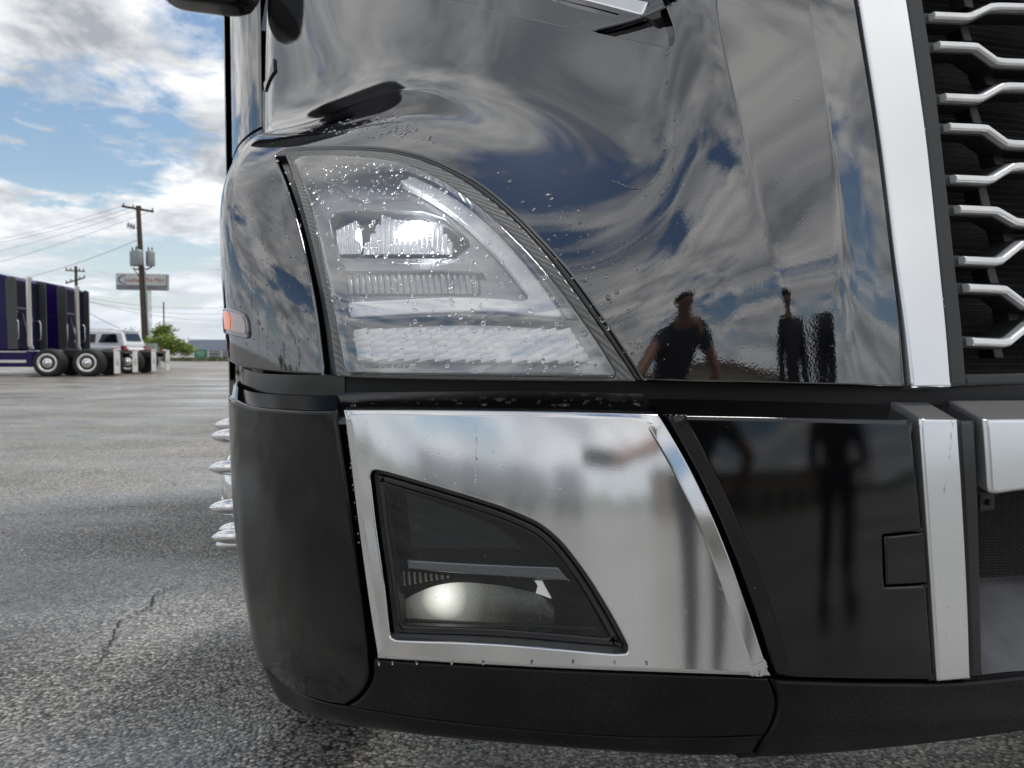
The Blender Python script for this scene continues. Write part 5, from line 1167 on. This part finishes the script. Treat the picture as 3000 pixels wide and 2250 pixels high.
# ================================================================== FAR SHED, FENCE
def shed():
    b0 = on_ground(537, 95); r = empty('open_shed', tuple(b0)); L_ = 9.5; ze, zr = zat(1025, 95), zat(1008, 95) + .35
    mb = MB(); mb.prism([(-.4, ze), (5.4, ze), (5.0, ze + .18), (2.5, zr + .25), (0, ze + .18)], -0.2, L_, 0); mb.build('roof', mat('blue_grey_roof', (.09, .11, .15), .5, var=.1, vscale=2), r)
    for k in range(5):
        mb = MB(); mb.box((k * L_ / 4.2, .1, ze / 2), (.16, .16, ze)); mb.build('post', mat('post_grey', (.4, .41, .41), .6), r)
    mb = MB(); mb.box((L_ / 2, 4.6, ze / 2), (L_, .12, ze)); mb.build('back_wall', mat('shed_wall', (.52, .54, .55), .7), r)
    tag(r, 'low open shed with blue-grey roof beyond the yard fence', 'shed')
shed()
def fence():
    a, b = on_ground(440, 82), on_ground(900, 96); r = empty('yard_fence', tuple(a)); d = b - a; L_ = np.linalg.norm(d); d /= L_; m_ = mat('white_fence_paint', (.62, .63, .62), .6); n = 12
    R = Matrix.Rotation(math.atan2(d[1], d[0]), 3, 'Z')
    for k in range(n + 1):
        mb = MB(); mb.box(d * (L_ * k / n) + ZV * .6, (.10, .10, 1.2), R); mb.build('fence_post', m_, r)
    for z in (.25, .6, .92, 1.15):
        mb = MB(); mb.box(d * L_ / 2 + ZV * z + np.cross(d, ZV) * -.07, (L_, .03, .08), R); mb.build('fence_rail', m_, r)
    tag(r, 'white railed fence along the far edge of the yard', 'fence')
fence()
gs = on_ground(588, 78); r_ = empty('green_sign', tuple(gs)); mb = MB(); mb.box((0, 0, .82), (1.28, .05, .78)); mb.build('sign_board', mat('sign_green', (.03, .20, .13), .5), r_)
for x in (-.5, .5):
    mb = MB(); mb.tube([(x, .06, 0), (x, .06, 1.2)], .03, 6); mb.build('sign_post', M_GALV, r_)
for z, w_ in ((1.02, .7), (.84, .9), (.64, .6)):
    mb = MB(); mb.box((0, -.028, z), (w_, .006, .055)); mb.build('sign_print', mat('sign_print_pale', (.55, .6, .57), .5), r_)
tag(r_, 'green notice board on two posts in front of the white fence', 'sign')
def scrub():
    rg = np.random.default_rng(2); mb = MB()
    for k in range(2600):
        t = rg.random(); p = on_ground(430 + 520 * t, 80 + 12 * rg.random()); p = p + rg.normal(0, .3, 3) * [1, 1, 0]; h = rg.uniform(.08, .38); a = rg.uniform(0, 6.28); e = np.array([math.cos(a), math.sin(a), 0]) * h * .6
        mb.add([p - e, p + e, p + e * .4 + ZV * h, p - e * .4 + ZV * h], [(0, 1, 2, 3)])
    tag(mb.build('roadside_weeds', mat('weed_green', (.10, .12, .05), .8, var=.4, vscale=1)), 'strip of weeds along the foot of the far fence', 'weeds', kind='stuff')
scrub()

# ================================================================== BEHIND THE CAMERA (seen as reflections)
def trailer():
    r = empty('box_trailer'); mw = mat('trailer_white', (.42, .43, .45), .45, var=.06, vscale=1); W2 = 1.28
    mb = MB(); mb.box((0, 5.5, 2.55), (2.56, 11, 2.9)); mb.build('box', mw, r, .03)
    for s in (-1, 1):
        mb = MB(); mb.box((s * .62, 11.02, 2.55), (1.2, .04, 2.75)); d = mb.build('door', mat('trailer_door', (.36, .37, .39), .5), r, .01)
        mb = MB(); mb.tube([(s * .25, 11.07, 1.3), (s * .25, 11.07, 3.8)], .025, 6); mb.build('lock_rod', M_GALV, d)
        mb = MB(); mb.box((s * .95, 2.2, .55), (.14, .14, 1.1)); mb.build('landing_leg', M_FRM, r)
        for y in (9.0, 10.3):
            mb = MB(); mb.lathe([(.25, -.0), (.5, 0), (.5, -.5), (.25, -.5)], (s * 1.24, y, .5), (s, 0, 0), 24); mb.build('wheel', M_TYRE, r)
    mb = MB(); mb.box((0, 11.0, .75), (2.3, .12, .14)); mb.build('underride_bar', M_FRM, r)
    return r
TL = trailer()
for i, (x, y, a) in enumerate(((-21, -42, 8), (-15.5, -42.5, 4), (-10.5, -43, 0), (-5.6, -43, -2))):
    t = TL if i == 0 else copy_tree(TL); t.location = (x, y, 0); t.rotation_euler = (0, 0, rad(a)); tag(t, 'pale grey box trailer in the row across the yard from the black truck', 'trailer', 'box trailers across the yard')
def store():
    r = empty('shop_building', (24, -44, 0)); mw = mat('tan_stucco', (.30, .26, .20), .8, var=.1, vscale=1)
    mb = MB(); mb.box((0, 0, 2.6), (34, 14, 5.2)); mb.build('wall', mw, r); mb = MB(); mb.box((0, 0, 5.3), (34.6, 14.6, .5)); mb.build('parapet', mat('parapet_brown', (.16, .11, .08), .7), r)
    for k in range(9):
        mb = MB(); mb.box((-14.5 + 3.6 * k, 7.02, 1.8), (2.0, .1, 2.2)); mb.build('window', mat('teal_window', (.03, .07, .07), .1), r)
    tag(r, 'tan shop building with teal windows across the yard', 'building')
store()
def wood():
    rg = np.random.default_rng(12); mb = MB()
    for k in range(15000):
        a = rg.uniform(math.pi * 1.0, math.pi * 2.0); R_ = rg.uniform(120, 170); c = np.array([math.cos(a) * R_, math.sin(a) * R_, 0]); h = (2.5 + 2.2 * math.sin(a * 23) * math.sin(a * 57) + 2) * rg.random() ** .6
        d = rg.normal(0, 1, 3); d /= np.linalg.norm(d); e = np.cross(d, rg.normal(0, 1, 3)); e /= np.linalg.norm(e); s = rg.uniform(.4, .9); c = c + ZV * max(h, .3)
        mb.add([c - d * s, c + e * s * .6, c + d * s, c - e * s * .6], [(0, 1, 2, 3)])
    tag(mb.build('tree_line', M_LEAF2), 'distant line of low trees on the far side of the yard', 'trees', kind='stuff')
wood()

# ================================================================== THE PHOTOGRAPHER (seen only in the paint)
def skin_mesh(name, verts, edges, radii, m, parent, root=0, sub=2):
    me = bpy.data.meshes.new(name); me.from_pydata([tuple(v) for v in verts], edges, []); o = link(name, me, m, parent)
    o.modifiers.new('skin', 'SKIN').use_smooth_shade = True
    for i, r in enumerate(radii): me.skin_vertices[0].data[i].radius = (r, r)
    me.skin_vertices[0].data[root].use_root = True
    s = o.modifiers.new('sub', 'SUBSURF'); s.levels = sub; s.render_levels = sub; return o
def person():
    r = empty('person', (.85, -.80, 0)); sk = mat('skin', (.30, .16, .11), .5); sh = mat('grey_shirt', (.05, .05, .055), .8); tr = mat('dark_trousers', (.015, .017, .025), .8); bt = mat('dark_boots', (.02, .016, .013), .6); hr = mat('dark_hair', (.012, .009, .007), .6)
    L = lambda x, y, z: np.array([x - .85, y + .80, z])
    V = []; E = []; Rr = []
    def v(p, rr, par=None):
        V.append(L(*p)); Rr.append(rr)
        if par is not None: E.append((par, len(V) - 1))
        return len(V) - 1
    X0 = .85
    pel = v((X0, -.92, .86), .13); sp = v((X0 - .02, -.80, 1.04), .125, pel); ch = v((X0 - .04, -.63, 1.21), .135, sp); nk = v((X0 - .07, -.50, 1.33), .06, ch); hd0 = v((X0 - .09, -.45, 1.40), .065, nk)
    hd = v((X0 - .11, -.41, 1.48), .092, hd0); v((X0 - .115, -.40, 1.55), .075, hd)
    for s in (-1, 1):
        sho = v((X0 - .04 + s * .19, -.58, 1.22), .07, ch)
        if s < 0: el = v((.43, -.33, .99), .047, sho); wr = v((.205, -.125, .875), .031, el); pa = v((.165, -.075, .848), .034, wr); c = np.array((.150, -.045, .842)); dx = -.016
        else: el = v((1.16, -.55, .98), .047, sho); wr = v((1.08, -.66, .76), .031, el); pa = v((1.06, -.69, .69), .034, wr); c = np.array((1.05, -.70, .645)); dx = -.006
        for k, (dz, ln) in enumerate(((.03, .052), (.012, .058), (-.008, .054), (-.026, .044))):
            if s < 0: a = v(c + [0, 0, dz], .0095, pa); b_ = v(c + [dx, .028, dz], .0085, a); v(c + [dx - ln * .4, .04, dz * .9], .0075, b_)
            else: a = v(c + [0, dz, 0], .0095, pa); b_ = v(c + [dx, dz, -.028], .0085, a); v(c + [dx - .012, dz * .9, -.028 - ln * .5], .0075, b_)
        if s < 0: th = v((.148, -.07, .876), .011, pa); v((.120, -.045, .880), .0095, th)
        else: th = v((1.035, -.66, .66), .011, pa); v((1.025, -.65, .63), .0095, th)
        hp_ = v((X0 + s * .10, -.92, .80), .095, pel); kn = v((X0 + s * .13, -.80, .46), .062, hp_); an = v((X0 + s * .14, -.88, .10), .042, kn); v((X0 + s * .15, -.74, .045), .04, an)
    skin_mesh('body', V, E, Rr, sk, r)
    def cloth(name, pts, edges, rad_, m): skin_mesh(name, [L(*p) for p in pts], edges, rad_, m, r)
    cloth('shirt', [(0.850, -.93, .84), (0.830, -.80, 1.04), (0.810, -.63, 1.21), (0.790, -.54, 1.30), (0.620, -.58, 1.22), (.55, -.46, 1.10), (1.000, -.58, 1.22), (1.090, -.56, 1.08)], [(0, 1), (1, 2), (2, 3), (2, 4), (4, 5), (2, 6), (6, 7)], [.155, .15, .16, .08, .088, .068, .088, .068], sh)
    cloth('trousers', [(0.850, -.93, .88), (0.750, -.92, .79), (0.720, -.80, .46), (0.710, -.88, .12), (0.950, -.92, .79), (0.980, -.80, .46), (0.990, -.88, .12)], [(0, 1), (1, 2), (2, 3), (0, 4), (4, 5), (5, 6)], [.15, .112, .078, .062, .112, .078, .062], tr)
    for s in (-1, 1): rounded_box('boot', L(0.850 + s * .15, -.79, .055), (.10, .28, .11), bt, r, 0, 3)
    rounded_box('hair', L(0.740, -.435, 1.525), (.185, .20, .15), hr, r, 0, 2.4)
    mb = MB(); mb.lathe([(0, 0), (.012, .006), (.014, .02), (0, .035)], L(0.735, -.315, 1.465), (0, -.2, -1), 8); mb.build('nose', sk, r)
    for s in (-1, 1):
        rounded_box('ear', L(0.737 + s * .092, -.42, 1.48), (.02, .04, .06), sk, r, 0, 2.2); rounded_box('eye', L(0.737 + s * .034, -.323, 1.49), (.028, .012, .014), mat('eye_dark', (.05, .04, .035), .2), r, 0, 2.2)
    rounded_box('mouth', L(0.737, -.327, 1.425), (.05, .014, .012), mat('lips', (.22, .08, .07), .5), r, 0, 2.2)
    tag(r, 'person in grey shirt and dark trousers bending to photograph the truck', 'person')
person()
def bystander():
    r = empty('person', (2.5, -1.0, 0)); sk = MATS['skin']; V = []; E = []; Rr = []
    def v(p, rr, par=None):
        V.append(np.array(p)); Rr.append(rr)
        if par is not None: E.append((par, len(V) - 1))
        return len(V) - 1
    pel = v((0, 0, .94), .13); sp = v((0, .01, 1.14), .125, pel); ch = v((0, .0, 1.36), .14, sp); nk = v((0, .01, 1.50), .055, ch); h0 = v((0, .025, 1.58), .065, nk); h1 = v((0, .03, 1.66), .105, h0); v((0, .025, 1.74), .085, h1)
    for s in (-1, 1):
        sh = v((s * .19, 0, 1.42), .065, ch); el = v((s * .25, -.02, 1.13), .047, sh); wr = v((s * .26, .05, .88), .031, el); pa = v((s * .26, .06, .81), .034, wr)
        for dy, ln in ((.03, .05), (.01, .058), (-.01, .055), (-.028, .045)): a = v((s * .26, .06 + dy, .765), .0095, pa); q = v((s * .255, .065 + dy, .738), .0085, a); v((s * .245, .07 + dy, .738 - ln * .5), .0075, q)
        th = v((s * .24, .095, .80), .011, pa); v((s * .235, .11, .77), .0095, th)
        hp_ = v((s * .10, 0, .88), .095, pel); kn = v((s * .11, .02, .49), .06, hp_); an = v((s * .12, -.02, .10), .042, kn); v((s * .14, .12, .045), .04, an)
    skin_mesh('body', V, E, Rr, sk, r)
    skin_mesh('jacket', [(0, 0, .88), (0, .01, 1.14), (0, 0, 1.36), (0, .01, 1.46), (-.19, 0, 1.42), (-.25, -.02, 1.13), (-.26, .04, .92), (.19, 0, 1.42), (.25, -.02, 1.13), (.26, .04, .92)], [(0, 1), (1, 2), (2, 3), (2, 4), (4, 5), (5, 6), (2, 7), (7, 8), (8, 9)], [.165, .155, .165, .075, .085, .065, .05, .085, .065, .05], mat('dark_jacket', (.02, .02, .022), .8), r)
    skin_mesh('trousers', [(0, 0, .95), (-.10, 0, .87), (-.11, .02, .49), (-.12, -.02, .10), (.10, 0, .87), (.11, .02, .49), (.12, -.02, .10)], [(0, 1), (1, 2), (2, 3), (0, 4), (4, 5), (5, 6)], [.15, .112, .078, .062, .112, .078, .062], MATS['dark_trousers'], r)
    for s in (-1, 1):
        rounded_box('boot', (s * .135, .06, .055), (.10, .28, .11), MATS['dark_boots'], r, 0, 3); rounded_box('ear', (s * .09, .03, 1.655), (.02, .04, .06), sk, r, 0, 2.2); rounded_box('eye', (s * .033, .112, 1.67), (.028, .012, .014), MATS['eye_dark'], r, 0, 2.2)
    rounded_box('hair', (0, .005, 1.73), (.215, .23, .16), MATS['dark_hair'], r, 0, 2.4); rounded_box('nose', (0, .122, 1.645), (.028, .03, .045), sk, r, 0, 2.2); rounded_box('mouth', (0, .108, 1.605), (.05, .014, .012), MATS['lips'], r, 0, 2.2)
    r.rotation_euler = (0, 0, rad(35)); tag(r, 'person in dark jacket and trousers standing in front of the truck grille', 'person')
bystander()
ph = empty('phone', (.06, -.012, .842)); mb = MB(); mb.box((0, 0, 0), (.150, .008, .074)); mb.build('phone_body', mat('phone_black', (.01, .01, .011), .2), ph, .003)
for dx, dz in ((-.058, .006), (-.058, -.016), (-.038, -.005)):
    mb = MB(); mb.lathe([(.0085, 0), (.0085, .002), (.007, .003), (0, .003)], (dx, .004, dz), (0, 1, 0), 16); mb.build('phone_lens', M_GLASSD, ph)
tag(ph, 'black phone held out in landscape by the bending person', 'phone')
